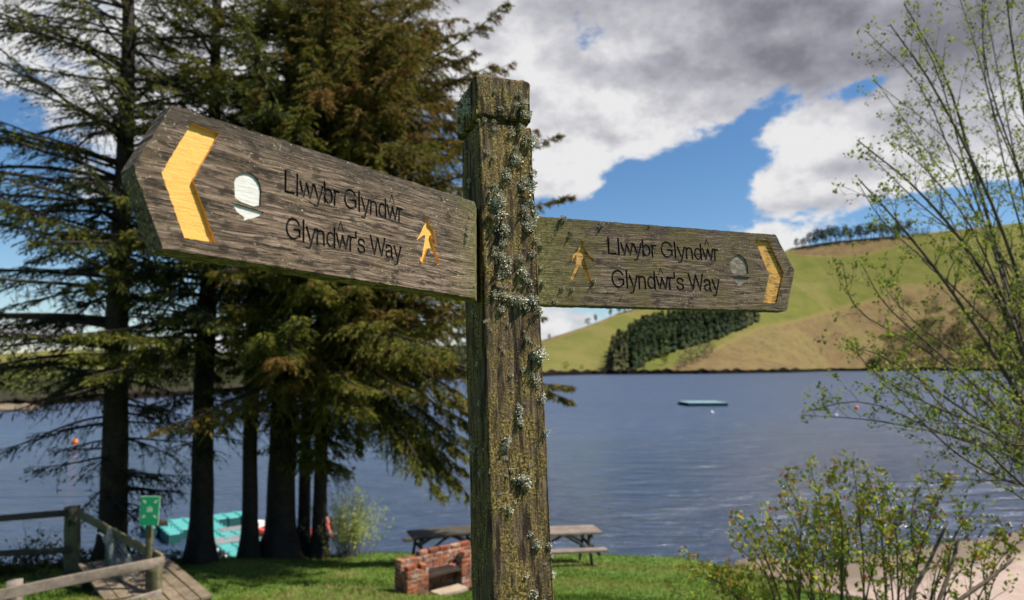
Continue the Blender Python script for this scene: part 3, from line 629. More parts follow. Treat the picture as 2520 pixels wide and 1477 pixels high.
# ------------------------------------------------------------------ trees and bushes on the far shore
def m_leaf(stops, sub=0.0):
    def f(nt, b, co):
        t = tint_attr(nt); oi = nt.node('ShaderNodeObjectInfo'); v = nt.add(t, nt.mul(nt.math('SUBTRACT', oi.outputs['Random'], 0.5), 0.14))
        nt.put(b.inputs['Base Color'], nt.ramp(v, stops)); b.inputs['Roughness'].default_value = 0.75
        b.inputs['Specular IOR Level'].default_value = 0.12
        if sub:
            tr = nt.node('ShaderNodeBsdfTranslucent'); nt.put(tr.inputs['Color'], nt.ramp(v, [(p_, tuple(min(1, x * 1.6) for x in c_)) for p_, c_ in stops]))
            mx = nt.node('ShaderNodeMixShader'); mx.inputs[0].default_value = sub
            o = [n for n in nt.n if n.type == 'OUTPUT_MATERIAL'][0]
            nt.l.new(b.outputs[0], mx.inputs[1]); nt.l.new(tr.outputs[0], mx.inputs[2]); nt.l.new(mx.outputs[0], o.inputs[0])
    return f
M_FARLEAF = material('far_foliage', m_leaf([(0.1, (0.018, 0.024, 0.007)), (0.5, (0.058, 0.070, 0.014)), (0.9, (0.12, 0.13, 0.03))]))
M_FARCON = material('far_conifer', m_leaf([(0.1, (0.006, 0.012, 0.004)), (0.45, (0.020, 0.036, 0.008)), (0.75, (0.045, 0.068, 0.013)), (0.95, (0.085, 0.058, 0.034))]))
M_BARE = material('far_bare_bush', m_leaf([(0.1, (0.05, 0.04, 0.028)), (0.5, (0.11, 0.09, 0.06)), (0.9, (0.2, 0.17, 0.115))]))
M_BARK = material('dark_bark', m_timber((0.018, 0.013, 0.009), (0.085, 0.062, 0.042), 0.6))
def puff(acc, c, rad, n, size, seed, cl=0.45):
    r_ = np.random.default_rng(seed); d = unit(r_.normal(0, 1, (n, 3))); rr = r_.uniform(0.45, 1, (n, 1)) ** 0.6
    lobes = 1 + 0.28 * np.sin(d[:, :1] * 5 + seed) * np.cos(d[:, 2:] * 4 + seed * 2)
    p_ = np.asarray(c) + d * rr * lobes * np.asarray(rad); s1 = unit(r_.normal(0, 1, (n, 3))) * size * r_.uniform(.6, 1.4, (n, 1)); s2 = unit(np.cross(s1, r_.normal(0, 1, (n, 3)))) * size * 0.7
    V_ = np.stack([p_ - s1, p_ + s2, p_ + s1, p_ - s2], 1).reshape(-1, 3); Q_ = np.arange(4 * n).reshape(-1, 4)
    acc.add(V_, None, Q_, np.repeat(np.clip(cl + r_.normal(0, .13, n) + d[:, 2] * 0.1, 0, 1), 4))
def far_tree_meshes(seed, h, w_, trunk=0.35, n=260):
    a = Acc(); a.tube([(0, 0, -0.3), (0.02 * h, 0, h * 0.4), (0, 0.01, h * 0.75)], [h * .022, h * .016, h * .006], 5)
    t = a.mesh('trunk'); t.materials.append(M_BARK); c = Acc()
    r_ = random.Random(seed)
    for k in range(5): puff(c, (r_.uniform(-.28, .28) * w_, r_.uniform(-.28, .28) * w_, h * lerp(trunk, 0.85, k / 4) + 0.05 * h), (w_ * .36, w_ * .36, h * (1 - trunk) * .24), n // 5, h * .045, seed * 10 + k)
    m = c.mesh('crown'); m.materials.append(M_FARLEAF); return t, m
FT = [far_tree_meshes(k, 1.0, wd, tr) for k, (wd, tr) in enumerate(((0.55, .35), (0.7, .3), (0.5, .42), (0.95, .12)))]
def far_tree(px, y, hpx, var, label, group=None, cat='tree', name='far_tree', mat=None):
    b0 = hill(px, y); h = hpx / F * b0[1] * 1.01; e = empty(name, b0, rng.uniform(0, 6.28)); e.scale = (h * rng.uniform(.85, 1.15), h * rng.uniform(.85, 1.15), h)
    t, m = FT[var]
    if mat is not None: m = m.copy(); m.materials[0] = mat
    link('trunk', t, e); link('crown', m, e); tagit(e, label, cat, group); return e
rr = random.Random(3)
ORD = 'first second third fourth fifth sixth seventh eighth ninth tenth eleventh twelfth thirteenth fourteenth fifteenth sixteenth seventeenth eighteenth nineteenth twentieth twenty-first twenty-second twenty-third twenty-fourth twenty-fifth twenty-sixth twenty-seventh'.split()
xs_ = np.linspace(1962, 2235, 27)
for k, px in enumerate(xs_):
    far_tree(px + rr.uniform(-4, 4), interp(px, PX, SK) + 3 + rr.uniform(0, 3), rr.uniform(30, 44) * (0.75 if px < 1985 else 1), k % 3, ORD[k] + ' tree from the left in the dark shelterbelt row along the hilltop', 'shelterbelt trees on the ridge')
for k, px in enumerate((2245, 2258, 2270, 2283)):
    far_tree(px, interp(px, PX, SK) + 3, 15 + 3 * (k % 2), 3, ORD[k] + ' of the four low bushes ending the ridge row, counted from the left', 'low bushes ending the ridge row', 'bush', 'ridge_bush')
far_tree(1446, 803, 20, 1, 'left tree of the small pair on the skyline beneath the right arm')
far_tree(1466, 797, 23, 2, 'right tree of the small pair on the skyline beneath the right arm')
far_tree(1502, 783, 24, 2, 'lone thin tree on the skyline left of the dark hilltop clump')
far_tree(1352, 838, 16, 0, 'small lone tree on the low skyline just right of the post')
for k, px in enumerate((1524, 1535, 1546, 1558, 1571, 1584)):
    far_tree(px, interp(px, PX, SK) + 5, 26 - k, k % 2, ORD[k] + ' tree from the left in the hilltop clump under the right arm', 'hilltop clump trees')
far_tree(1392, 910, 19, 3, 'round dark bush near the water, larger of two on the pale pasture', cat='bush', name='hillside_bush')
far_tree(1431, 910, 12, 3, 'small dark bush near the water, smaller of two on the pale pasture', cat='bush', name='hillside_bush')
far_tree(1507, 903, 26, 3, 'dark bush at the lower left corner of the conifer plantation', cat='bush', name='hillside_bush')
far_tree(1636, 900, 30, 1, 'round yellow-green tree below the shadow of the conifer plantation', mat=material('yellow_green_foliage', m_leaf([(0.1, (0.07, 0.08, 0.015)), (0.5, (0.15, 0.16, 0.03)), (0.9, (0.24, 0.22, 0.05))])))
far_tree(1584, 915, 26, 0, 'slim pale bare tree at the water below the plantation', mat=M_BARE)
far_tree(2022, 866, 9, 3, 'tiny dark bush on the brown bracken slope', cat='bush', name='hillside_bush')
far_tree(2236, 752, 24, 3, 'left dark bush high on the slope seen through the bare branches', cat='bush', name='hillside_bush')
far_tree(2305, 768, 30, 3, 'right dark bush high on the slope seen through the bare branches', cat='bush', name='hillside_bush')
for k, (px, y, hp) in enumerate(((1668, 912, 26), (1684, 905, 34), (1700, 897, 40), (1716, 888, 40), (1735, 878, 34), (1752, 868, 22))):
    far_tree(px, y, hp, 3, ORD[k] + ' leafless grey-brown bush, counted uphill, right of the yellow-green tree', 'bare thicket by the far water', 'bush', 'bare_thicket_bush', M_BARE)
a = Acc()                                         # dark scrub on the right-hand slope, a mass nobody could count
r_ = np.random.default_rng(5)
for k in range(420):
    px = 2140 + 460 * r_.random() ** 0.8; y = lerp(909, interp(px, [2140, 2180, 2300, 2519, 2600], [890, 835, 785, 700, 690]), r_.random() ** 1.1); b0 = hill(px, y); h = r_.uniform(4.5, 11)
    puff(a, b0 + np.array([0, 0, h * .4]), (h * .6, h * .6, h * .5), 48, h * .09, 900 + k, 0.02 + 0.4 * r_.random() ** 2)
tagit(link('hillside_scrub', a.mesh('hillside_scrub'), None, M_FARLEAF), 'dark leafy scrub covering the slope behind the bare branches', 'scrub', kind='stuff')
# conifer plantation
poly = [(1496, 917), (1514, 868), (1560, 838), (1600, 822), (1700, 800), (1860, 778), (1868, 790), (1800, 824), (1700, 856), (1640, 870), (1590, 892), (1560, 914)]
a = Acc(); n_t = 0
while n_t < 1300:
    px, y = r_.uniform(1490, 1870), r_.uniform(785, 918)
    if not inpoly(px, y, poly): continue
    b0 = hill(px, y); h = r_.uniform(14, 21) * (0.85 if px < 1560 else 1); w_ = h * .17; n_t += 1
    brown = (px < 1545 and r_.random() < .6) or (px > 1800 and r_.random() < .5)
    tree_tint = float(np.clip(r_.normal(.42, .12), .1, .68)) if not brown else .92  # random tint per tree, brown ones fixed
    m = 20; q = r_.random(m) ** .8; th = r_.uniform(0, 6.283, m); rq = w_ * 1.15 * (1 - q) + .3; cc = b0 + np.stack([np.cos(th) * rq, np.sin(th) * rq, h * (.12 + .86 * q)], 1)
    s1 = np.stack([-np.sin(th), np.cos(th), 0 * th], 1) * r_.uniform(.7, 1.5, m)[:, None]; s2 = np.stack([np.cos(th) * .5, np.sin(th) * .5, -1 + 0 * th], 1) * r_.uniform(.8, 1.7, m)[:, None]
    a.add(np.stack([cc - s1, cc + s1, cc + s2, cc - s2 * .8], 1)[:, [0, 2, 1, 3]].reshape(-1, 3), None, np.arange(4 * m).reshape(-1, 4), np.repeat(np.clip(tree_tint + r_.normal(0, .08, m), 0, .98), 4))
    tiers = 3; k = 6
    for q in range(tiers):
        z0 = h * (0.10 + 0.80 * q / tiers); z1 = z0 + h * .38; rr_ = w_ * (1 - q / tiers) * r_.uniform(.8, 1.2) + .25; th = np.arange(k) * 2 * np.pi / k + r_.random() * 6
        ring = np.stack([np.cos(th) * rr_ * r_.uniform(.6, 1.25, k), np.sin(th) * rr_ * r_.uniform(.6, 1.25, k), np.full(k, z0) + r_.normal(0, h * .02, k)], 1)
        Vv = np.vstack([ring, [[0, 0, min(z1, h)]]]) + b0; T = [[i, (i + 1) % k, k] for i in range(k)]
        a.add(Vv, T, None, np.clip(np.concatenate([r_.normal(tree_tint - .08, .05, k), [tree_tint]]), 0, .98))
tagit(link('conifer_plantation', a.mesh('conifer_plantation'), None, M_FARCON), 'dark green conifer plantation in a band down the far hillside', 'plantation', kind='stuff')
a = Acc()                                         # woodland on the shaded left shore
for k in range(520):
    px = r_.uniform(-500, 1325); ys, yk = interp(px, PX, SH), interp(px, PX, SK); y = lerp(ys - 4, yk + 4, r_.random() ** 0.8)
    if px < 230 and y < 905 and r_.random() < .85: continue
    b0 = hill(px, y); sc = b0[1] / 250; h = r_.uniform(2, 6) * (0.5 + 0.7 * sc)
    puff(a, b0 + np.array([0, 0, h * .3]), (h * .7, h * .7, h * .45), 34, h * .12, 2000 + k, 0.12 + 0.25 * r_.random())
tagit(link('shore_woodland', a.mesh('shore_woodland'), None, M_FARLEAF), 'dark scrubby woodland covering the low hills across the lake', 'woodland', kind='stuff')
# rocky tip of the left shore
M_ROCK = material('shore_rock', m_timber((0.07, 0.052, 0.035), (0.22, 0.17, 0.115), 0.3))
def rock_mesh(seed, flat=0.5):
    bm = bmesh.new(); bmesh.ops.create_icosphere(bm, subdivisions=2, radius=1)
    for v in bm.verts:
        v.co *= 1 + 0.35 * mnoise.noise(v.co * 1.3 + Vector((seed, 0, 0))); v.co.z *= flat
    me = bpy.data.meshes.new('rock'); bm.to_mesh(me); bm.free(); me.materials.append(M_ROCK); return me
RK = [rock_mesh(k * 3.3, f) for k, f in enumerate((.5, .35, .6))]
for k, (px, y, s_) in enumerate(((20, 1008, 1.3), (40, 1009, 1.6), (58, 1009, 1.2), (72, 1008, .9), (5, 1011, 1.5), (86, 1006, .5))):
    b0 = P(px, y, CAM_H / -ray(px, y + 1)[2] * ray(px, y)[1]); b0[2] = 0.25
    o = link('shore_boulder', RK[k % 3], None, None, b0); o.scale = (s_ * 1.5, s_, s_); o.rotation_euler = (0, 0, k)
    tagit(o, ['second', 'third', 'fourth', 'fifth', 'first and leftmost', 'sixth and smallest'][k] + ' pale brown boulder along the tip of the far left shore', 'boulder', 'boulders on the far left shore')
# ------------------------------------------------------------------ spruces
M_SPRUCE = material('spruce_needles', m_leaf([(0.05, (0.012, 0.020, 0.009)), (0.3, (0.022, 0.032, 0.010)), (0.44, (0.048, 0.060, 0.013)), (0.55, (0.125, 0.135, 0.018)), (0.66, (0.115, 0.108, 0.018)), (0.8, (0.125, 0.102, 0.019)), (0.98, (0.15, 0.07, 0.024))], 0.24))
M_TRUNK = material('spruce_bark', m_timber((0.010, 0.007, 0.005), (0.058, 0.042, 0.029), 0.9))
def twigs(acc, base, d, L, w_, c, r_):
    """n needle sprays: crossed slim diamonds along each twig"""
    n = len(base)
    if not n: return
    for q in range(1):
        s_ = unit(np.cross(d, r_.normal(0, 1, (n, 3)))) * (w_ * r_.uniform(.6, 1.3, n))[:, None]
        m_ = base + d * (L * .55)[:, None]; e = base + d * L[:, None]; e[:, 2] -= L * .06
        V_ = np.stack([base, m_ + s_, e, m_ - s_], 1).reshape(-1, 3)
        acc.add(V_, None, np.arange(4 * n).reshape(-1, 4), np.repeat(c, 4))
def limb(wood, leaf, pts, r0, r_, dens=1.0, spread=0.75, hang=0.35, tone=0.4, tipw=1.0, bare=0.15, tl=0.125):
    pts = np.asarray(pts); n = len(pts); seg = np.linalg.norm(np.diff(pts, axis=0), axis=1); Ltot = seg.sum(); cum = np.concatenate([[0], np.cumsum(seg)])
    tt = np.linspace(0, 1, n); wood.tube(pts, r0 * (1 - tt) ** 0.8 + 0.004, 5, 0.3 + 0.2 * r_.random(), False)
    m = int(Ltot / 0.062 * min(1, dens + .3)); s_ = np.sort(r_.uniform(bare * Ltot, Ltot, m))
    c = np.stack([np.interp(s_, cum, pts[:, k]) for k in range(3)], 1); idx = np.clip(np.searchsorted(cum, s_) - 1, 0, n - 2); tg = unit(pts[idx + 1] - pts[idx])
    side = unit(np.cross(tg, [0, 0, 1.0])) * np.where(r_.random(m) < .5, 1, -1)[:, None]; f = s_ / Ltot
    Ls = spread * (0.25 + 0.9 * np.sin(np.pi * np.clip(f * .85 + .12, 0, 1))) * r_.uniform(.5, 1.15, m) * (1 - 0.55 * f)
    d = unit(side * r_.uniform(.5, 1.0, m)[:, None] + tg * r_.uniform(.4, .95, m)[:, None] + np.array([0, 0, -1.0]) * (hang * r_.uniform(0.0, 1.4, m))[:, None] + r_.normal(0, .12, (m, 3)))
    K = 6; tk = np.linspace(0, 1, K); sag = (hang * 0.5 * Ls)[:, None] * tk[None, :] ** 2
    C3 = c[:, None, :] + d[:, None, :] * (Ls[:, None] * tk[None, :])[..., None]; C3[..., 2] -= sag
    # twig wood: a slim folded ribbon
    sv = unit(np.cross(d, r_.normal(0, 1, (m, 3)))) * (0.006 + 0.004 * Ls)[:, None]
    A_ = C3[:, 0] + sv; B_ = C3[:, 0] - sv; M1 = C3[:, 3] + sv * .6; M2 = C3[:, 3] - sv * .6; E_ = C3[:, 5]
    Vw = np.stack([A_, B_, M2, M1, E_], 1).reshape(-1, 3); ix = np.arange(m)[:, None] * 5
    wood.add(Vw, ix + np.array([[3, 2, 4]]), ix + np.array([[0, 1, 2, 3]]), 0.5)
    # tertiary sprays
    per = max(6, int(18 * dens)); tq = np.tile((np.arange(per) + r_.random(per)) / per, (m, 1)) * .95 + .05
    tq = np.clip(tq + r_.normal(0, .05, tq.shape), 0.03, 1); pos = tq * (K - 1); i0 = np.clip(pos.astype(int), 0, K - 2); fr = (pos - i0)[..., None]
    mi = np.arange(m)[:, None]; b_ = C3[mi, i0] * (1 - fr) + C3[mi, i0 + 1] * fr
    lat = unit(np.cross(d, [0, 0, 1.0]))[:, None, :] * np.where(r_.random(tq.shape) < .5, 1, -1)[..., None]
    td = unit(d[:, None, :] * .75 + lat * r_.uniform(.1, .9, tq.shape)[..., None] + np.array([0, 0, -1.0]) * (hang * r_.uniform(.0, 1.5, tq.shape))[..., None] + r_.normal(0, .3, (*tq.shape, 3)))
    L_ = tl * r_.uniform(.5, 1.5, tq.shape) * (1.15 - .4 * tq)
    keep = r_.random(tq.shape) < min(1.0, dens * 1.15)
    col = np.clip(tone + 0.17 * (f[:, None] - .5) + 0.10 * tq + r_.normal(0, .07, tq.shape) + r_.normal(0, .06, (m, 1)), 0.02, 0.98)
    b_, td, L_, col = b_[keep], td[keep], L_[keep], col[keep]
    twigs(leaf, b_, td, L_, 0.0145 * tipw * (.6 + L_ / tl * .4), col, r_)
    # spine of each secondary also carries needles
    for k in range(K - 1):
        e = C3[:, k + 1] - C3[:, k]; l = np.linalg.norm(e, axis=1)
        kk = (r_.random(m) < min(1, dens * 1.1)) & (k > 0)
        twigs(leaf, C3[kk, k], unit(e[kk]), l[kk] * 1.2, 0.013 * tipw, np.clip(col[:1].mean() + 0 * l[kk] + tone - col[:1].mean() + r_.normal(0, .06, kk.sum()), 0.02, .98), r_)
def limb_path(base, azim, L, rise, droop, curl, r_):
    t = np.linspace(0, 1, 12); dirh = np.array([math.cos(azim), math.sin(azim)]); z = L * (rise * t - droop * t ** 2 + curl * t ** 3.5)
    wob = np.cumsum(r_.normal(0, .012 * L, 12)); p_ = np.zeros((12, 3)); perp = np.array([-dirh[1], dirh[0]])
    p_[:, :2] = base[:2] + dirh * (L * t)[:, None] + perp * (wob - wob[0])[:, None]; p_[:, 2] = base[2] + z; return p_
def spruce(label, b_px, t_px, y_base, Y, r0, seed, height, crown, extra=(), flare=0.25):
    r_ = np.random.default_rng(seed); p0 = P(b_px, y_base, Y); p1 = P(t_px, 0, Y); gz = float(ground_z(p0[0], Y)[0]); dirn = unit(p1 - p0); dirn /= dirn[2]
    base = p0 + dirn * (gz - p0[2]); e = empty('spruce_tree', base); tagit(e, label, 'spruce', 'spruces on the lake bank')
    n = 46; k = 18; zz = np.linspace(-0.25, height, n); V_ = []
    for z in zz:
        r = r0 * (1 - max(z, 0) / height) ** 0.75 + 0.015 + flare * r0 * math.exp(-max(z, 0) / 0.35) * 2.2
        cx_, cy_ = dirn[0] * z + .03 * math.sin(z * .7 + seed), dirn[1] * z
        for q in range(k):
            th = q / k * 2 * math.pi; rr_ = r * (1 + .09 * mnoise.noise(Vector((math.cos(th) * 2.2, math.sin(th) * 2.2, z * .8 + seed))) + .06 * mnoise.noise(Vector((math.cos(th) * 7, math.sin(th) * 7, z * 5 + seed))) + (0.28 * math.exp(-max(z, 0) / .3) * math.sin(th * 5 + seed)))
            V_.append((cx_ + rr_ * math.cos(th), cy_ + rr_ * math.sin(th), z))
    Q_ = [[i * k + q, i * k + (q + 1) % k, (i + 1) * k + (q + 1) % k, (i + 1) * k + q] for i in range(n - 1) for q in range(k)]
    link('trunk', np_mesh('trunk', V_, [np.array(Q_)], True, np.full(len(V_), .2)), e, M_TRUNK)
    wood, leaf = Acc(), Acc()
    for (z0, z1, step, per, Lf, az0, az1, dens, hang, tone, rise, droop, bare, spread) in crown:
        z = z0
        while z < z1:
            for q in range(per):
                f = (z - z0) / max(.01, z1 - z0); azm = math.radians(r_.uniform(az0, az1)); L = Lf(f) * r_.uniform(.65, 1.1)
                b0 = np.array([dirn[0] * z, dirn[1] * z, z + r_.uniform(-.15, .15)])
                pts = limb_path(b0, azm, L, rise * r_.uniform(.5, 1.5), droop * r_.uniform(.6, 1.4), droop * .5, r_)
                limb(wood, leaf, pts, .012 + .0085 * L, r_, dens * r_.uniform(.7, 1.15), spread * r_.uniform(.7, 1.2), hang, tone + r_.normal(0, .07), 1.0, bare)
            z += step * r_.uniform(.8, 1.25)
    for (ctrl, rad, dens, spread, hang, tone, bare) in extra:
        w_ = smoothpath([P(*c_) - base for c_ in ctrl], 18); limb(wood, leaf, w_, rad, r_, dens, spread, hang, tone, 1.1, bare, 0.135)
    link('limbs', wood.mesh('limbs'), e, M_TRUNK); link('foliage', leaf.mesh('foliage'), e, M_SPRUCE)
    return e
K = lambda a, b: (lambda f: a + (b - a) * f)
# z0, z1, step, limbs per whorl, length(f), az range (0 = right, -90 = toward the viewer), density, hang, tone, rise, droop, bare, spread
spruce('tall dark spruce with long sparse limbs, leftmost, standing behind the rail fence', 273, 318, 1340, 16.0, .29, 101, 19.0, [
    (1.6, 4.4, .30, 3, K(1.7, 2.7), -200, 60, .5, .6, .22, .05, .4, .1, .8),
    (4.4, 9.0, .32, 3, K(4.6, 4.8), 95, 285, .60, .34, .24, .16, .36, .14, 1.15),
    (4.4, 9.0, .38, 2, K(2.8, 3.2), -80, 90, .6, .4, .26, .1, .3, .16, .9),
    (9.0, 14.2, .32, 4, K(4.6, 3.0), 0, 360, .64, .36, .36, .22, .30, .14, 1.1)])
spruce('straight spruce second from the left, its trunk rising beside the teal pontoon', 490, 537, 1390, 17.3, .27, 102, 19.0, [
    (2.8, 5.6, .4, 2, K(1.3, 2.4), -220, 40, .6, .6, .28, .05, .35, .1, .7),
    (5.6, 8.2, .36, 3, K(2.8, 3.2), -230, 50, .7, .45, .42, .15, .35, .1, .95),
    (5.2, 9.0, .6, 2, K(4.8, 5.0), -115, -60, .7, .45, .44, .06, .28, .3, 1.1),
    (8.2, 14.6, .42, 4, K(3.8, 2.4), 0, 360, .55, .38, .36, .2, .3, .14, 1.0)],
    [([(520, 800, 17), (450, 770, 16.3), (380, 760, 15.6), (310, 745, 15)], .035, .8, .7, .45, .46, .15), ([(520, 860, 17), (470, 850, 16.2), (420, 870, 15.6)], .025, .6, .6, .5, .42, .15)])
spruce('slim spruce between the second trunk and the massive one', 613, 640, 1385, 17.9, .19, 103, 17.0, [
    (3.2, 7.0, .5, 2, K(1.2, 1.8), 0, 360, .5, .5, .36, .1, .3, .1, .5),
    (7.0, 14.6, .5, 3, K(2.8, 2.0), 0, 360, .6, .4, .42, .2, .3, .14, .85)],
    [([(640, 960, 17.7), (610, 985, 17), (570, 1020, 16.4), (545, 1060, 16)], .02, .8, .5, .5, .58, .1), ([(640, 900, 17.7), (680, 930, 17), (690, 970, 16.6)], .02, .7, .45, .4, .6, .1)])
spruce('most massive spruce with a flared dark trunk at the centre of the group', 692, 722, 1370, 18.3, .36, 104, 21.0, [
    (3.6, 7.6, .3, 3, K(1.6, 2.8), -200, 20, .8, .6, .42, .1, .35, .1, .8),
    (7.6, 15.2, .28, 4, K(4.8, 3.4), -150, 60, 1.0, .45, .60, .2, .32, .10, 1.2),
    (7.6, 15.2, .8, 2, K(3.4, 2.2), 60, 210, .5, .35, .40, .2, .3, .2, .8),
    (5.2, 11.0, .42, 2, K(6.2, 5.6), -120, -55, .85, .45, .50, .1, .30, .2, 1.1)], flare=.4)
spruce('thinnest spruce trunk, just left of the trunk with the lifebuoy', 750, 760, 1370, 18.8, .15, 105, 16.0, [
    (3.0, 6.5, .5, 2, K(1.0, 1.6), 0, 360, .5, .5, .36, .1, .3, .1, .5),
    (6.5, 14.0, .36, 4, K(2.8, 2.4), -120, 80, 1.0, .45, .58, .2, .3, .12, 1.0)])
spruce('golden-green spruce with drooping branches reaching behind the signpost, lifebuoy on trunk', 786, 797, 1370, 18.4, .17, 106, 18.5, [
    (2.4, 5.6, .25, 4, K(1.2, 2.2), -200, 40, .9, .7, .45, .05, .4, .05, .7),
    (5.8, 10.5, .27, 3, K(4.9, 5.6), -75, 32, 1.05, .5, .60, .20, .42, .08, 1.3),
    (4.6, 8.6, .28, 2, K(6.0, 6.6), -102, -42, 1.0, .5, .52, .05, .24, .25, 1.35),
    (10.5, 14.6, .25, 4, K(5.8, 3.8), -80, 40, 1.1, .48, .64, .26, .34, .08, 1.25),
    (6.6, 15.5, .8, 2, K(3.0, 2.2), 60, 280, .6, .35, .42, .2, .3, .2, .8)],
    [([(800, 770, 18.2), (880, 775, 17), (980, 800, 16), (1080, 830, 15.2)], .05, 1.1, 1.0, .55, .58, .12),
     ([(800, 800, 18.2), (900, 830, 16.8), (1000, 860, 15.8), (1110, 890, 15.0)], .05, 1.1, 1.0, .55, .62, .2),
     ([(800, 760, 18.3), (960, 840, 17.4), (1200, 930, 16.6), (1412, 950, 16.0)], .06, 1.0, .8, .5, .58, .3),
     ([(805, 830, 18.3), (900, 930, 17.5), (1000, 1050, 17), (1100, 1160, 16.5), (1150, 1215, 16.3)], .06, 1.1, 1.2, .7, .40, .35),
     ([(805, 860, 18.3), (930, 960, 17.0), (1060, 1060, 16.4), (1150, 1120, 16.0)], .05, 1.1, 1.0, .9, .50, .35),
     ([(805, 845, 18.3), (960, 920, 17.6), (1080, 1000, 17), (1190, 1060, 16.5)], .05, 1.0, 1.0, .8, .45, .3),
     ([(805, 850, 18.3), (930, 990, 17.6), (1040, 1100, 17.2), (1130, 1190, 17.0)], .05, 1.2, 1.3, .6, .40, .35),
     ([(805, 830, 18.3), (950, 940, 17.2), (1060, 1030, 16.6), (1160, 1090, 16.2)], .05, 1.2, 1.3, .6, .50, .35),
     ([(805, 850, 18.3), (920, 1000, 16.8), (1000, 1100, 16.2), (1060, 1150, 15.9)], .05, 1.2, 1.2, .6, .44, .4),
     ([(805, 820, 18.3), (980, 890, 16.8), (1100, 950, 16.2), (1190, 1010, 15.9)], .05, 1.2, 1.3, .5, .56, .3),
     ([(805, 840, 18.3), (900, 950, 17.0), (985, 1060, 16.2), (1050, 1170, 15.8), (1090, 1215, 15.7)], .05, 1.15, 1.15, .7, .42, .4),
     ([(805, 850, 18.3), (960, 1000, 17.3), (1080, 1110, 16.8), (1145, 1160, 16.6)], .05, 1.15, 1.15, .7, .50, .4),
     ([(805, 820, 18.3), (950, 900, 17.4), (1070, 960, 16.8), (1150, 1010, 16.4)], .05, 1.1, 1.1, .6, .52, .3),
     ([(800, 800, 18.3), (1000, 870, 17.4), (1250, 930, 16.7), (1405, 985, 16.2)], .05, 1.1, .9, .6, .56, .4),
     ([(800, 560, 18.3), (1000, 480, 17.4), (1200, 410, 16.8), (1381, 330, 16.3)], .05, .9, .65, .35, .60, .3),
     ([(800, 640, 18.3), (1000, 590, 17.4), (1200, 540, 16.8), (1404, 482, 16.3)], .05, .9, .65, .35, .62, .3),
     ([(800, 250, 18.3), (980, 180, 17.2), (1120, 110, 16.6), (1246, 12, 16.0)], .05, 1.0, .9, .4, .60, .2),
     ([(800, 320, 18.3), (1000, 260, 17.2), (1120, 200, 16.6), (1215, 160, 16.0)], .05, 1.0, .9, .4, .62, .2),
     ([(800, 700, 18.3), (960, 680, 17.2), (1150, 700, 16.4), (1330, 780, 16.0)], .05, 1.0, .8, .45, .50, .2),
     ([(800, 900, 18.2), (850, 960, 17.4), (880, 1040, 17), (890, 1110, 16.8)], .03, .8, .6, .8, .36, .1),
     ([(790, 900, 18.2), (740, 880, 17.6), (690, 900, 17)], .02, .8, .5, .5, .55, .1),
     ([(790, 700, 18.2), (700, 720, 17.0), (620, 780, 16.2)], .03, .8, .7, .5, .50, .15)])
# ------------------------------------------------------------------ things on the lawn
def gz(X, Y): return float(ground_z(X, Y)[0])
def on_ground(px, Y):
    X = (px - CX) / F * Y * (math.cos(PITCH) + 0.24 * math.sin(PITCH)); return np.array([X, Y, gz(X, Y)])
def wbox(name, c, s, mat, parent, rot=0.0, jit=0.003):
    """a slightly uneven board, centre c and full size s in the parent's frame"""
    a = Acc(); cr, sr = math.cos(rot), math.sin(rot); n = 5; ax = int(np.argmax(s)); V_ = []
    lo, hi = -np.array(s) / 2, np.array(s) / 2; oth = [k for k in range(3) if k != ax]
    for i in range(n):
        t = i / (n - 1); j = rng.normal(0, jit, 3)
        for (u_, v_) in ((lo, lo), (hi, lo), (hi, hi), (lo, hi)):
            p_ = np.zeros(3); p_[ax] = lerp(lo[ax], hi[ax], t); p_[oth[0]] = u_[oth[0]]; p_[oth[1]] = v_[oth[1]]
            V_.append(p_ + j * (0 < i < n - 1) + rng.normal(0, jit * .4, 3))
    Q_ = [[i * 4 + q, i * 4 + (q + 1) % 4, (i + 1) * 4 + (q + 1) % 4, (i + 1) * 4 + q] for i in range(n - 1) for q in range(4)] + [[3, 2, 1, 0], [(n - 1) * 4, (n - 1) * 4 + 1, (n - 1) * 4 + 2, (n - 1) * 4 + 3]]
    V_ = np.array(V_); R3 = np.array([[cr, -sr, 0], [sr, cr, 0], [0, 0, 1]]); V_ = V_ @ R3.T + np.array(c)
    bm = bmesh.new(); vs = [bm.verts.new(v) for v in V_]
    for q in Q_: bm.faces.new([vs[i] for i in q])
    bmesh.ops.recalc_face_normals(bm, faces=bm.faces); me = bpy.data.meshes.new(name); bm.to_mesh(me); bm.free()
    at = me.attributes.new('tint', 'FLOAT', 'POINT'); at.data.foreach_set('value', np.full(len(me.vertices), rng.random(), np.float32))
    return link(name, me, parent, mat)
def picnic_table(px, Y, yaw, mat, legmat, label):
    o = on_ground(px, Y); o[2] = gz(o[0], Y); e = empty('picnic_table', o, yaw); tagit(e, label, 'picnic table', 'picnic tables on the lawn'); h = 0.75
    for k in range(5): wbox('tabletop_plank', (rng.uniform(-.01, .01), -.31 + .155 * k, h - .022), (1.86, .145, .044), mat, e)
    for s in (-1, 1):
        for k in (0, 1): wbox('seat_plank', (0, s * (.66 + .13 * k), .44), (1.86, .12, .042), mat, e)
    for s in (-1, 1):
        x = s * .68
        beam('bearer', (x, -.36, h - .085), (x, .36, h - .085), .045, .09, legmat, e)
        beam('seat_bearer', (x + .05, -.82, .375), (x + .05, .82, .375), .045, .09, legmat, e)
        for t in (-1, 1): beam('leg', (x - .05, t * .62, -.12), (x - .05, t * .24, h - .05), .09, .05, legmat, e, up=(1, 0, 0))
        for t in (-.27, .27): beam('brace', (s * .04, t, h - .07), (x - s * .06, t * 1.3, .36), .045, .07, legmat, e, up=(0, 1, 0))
    return e
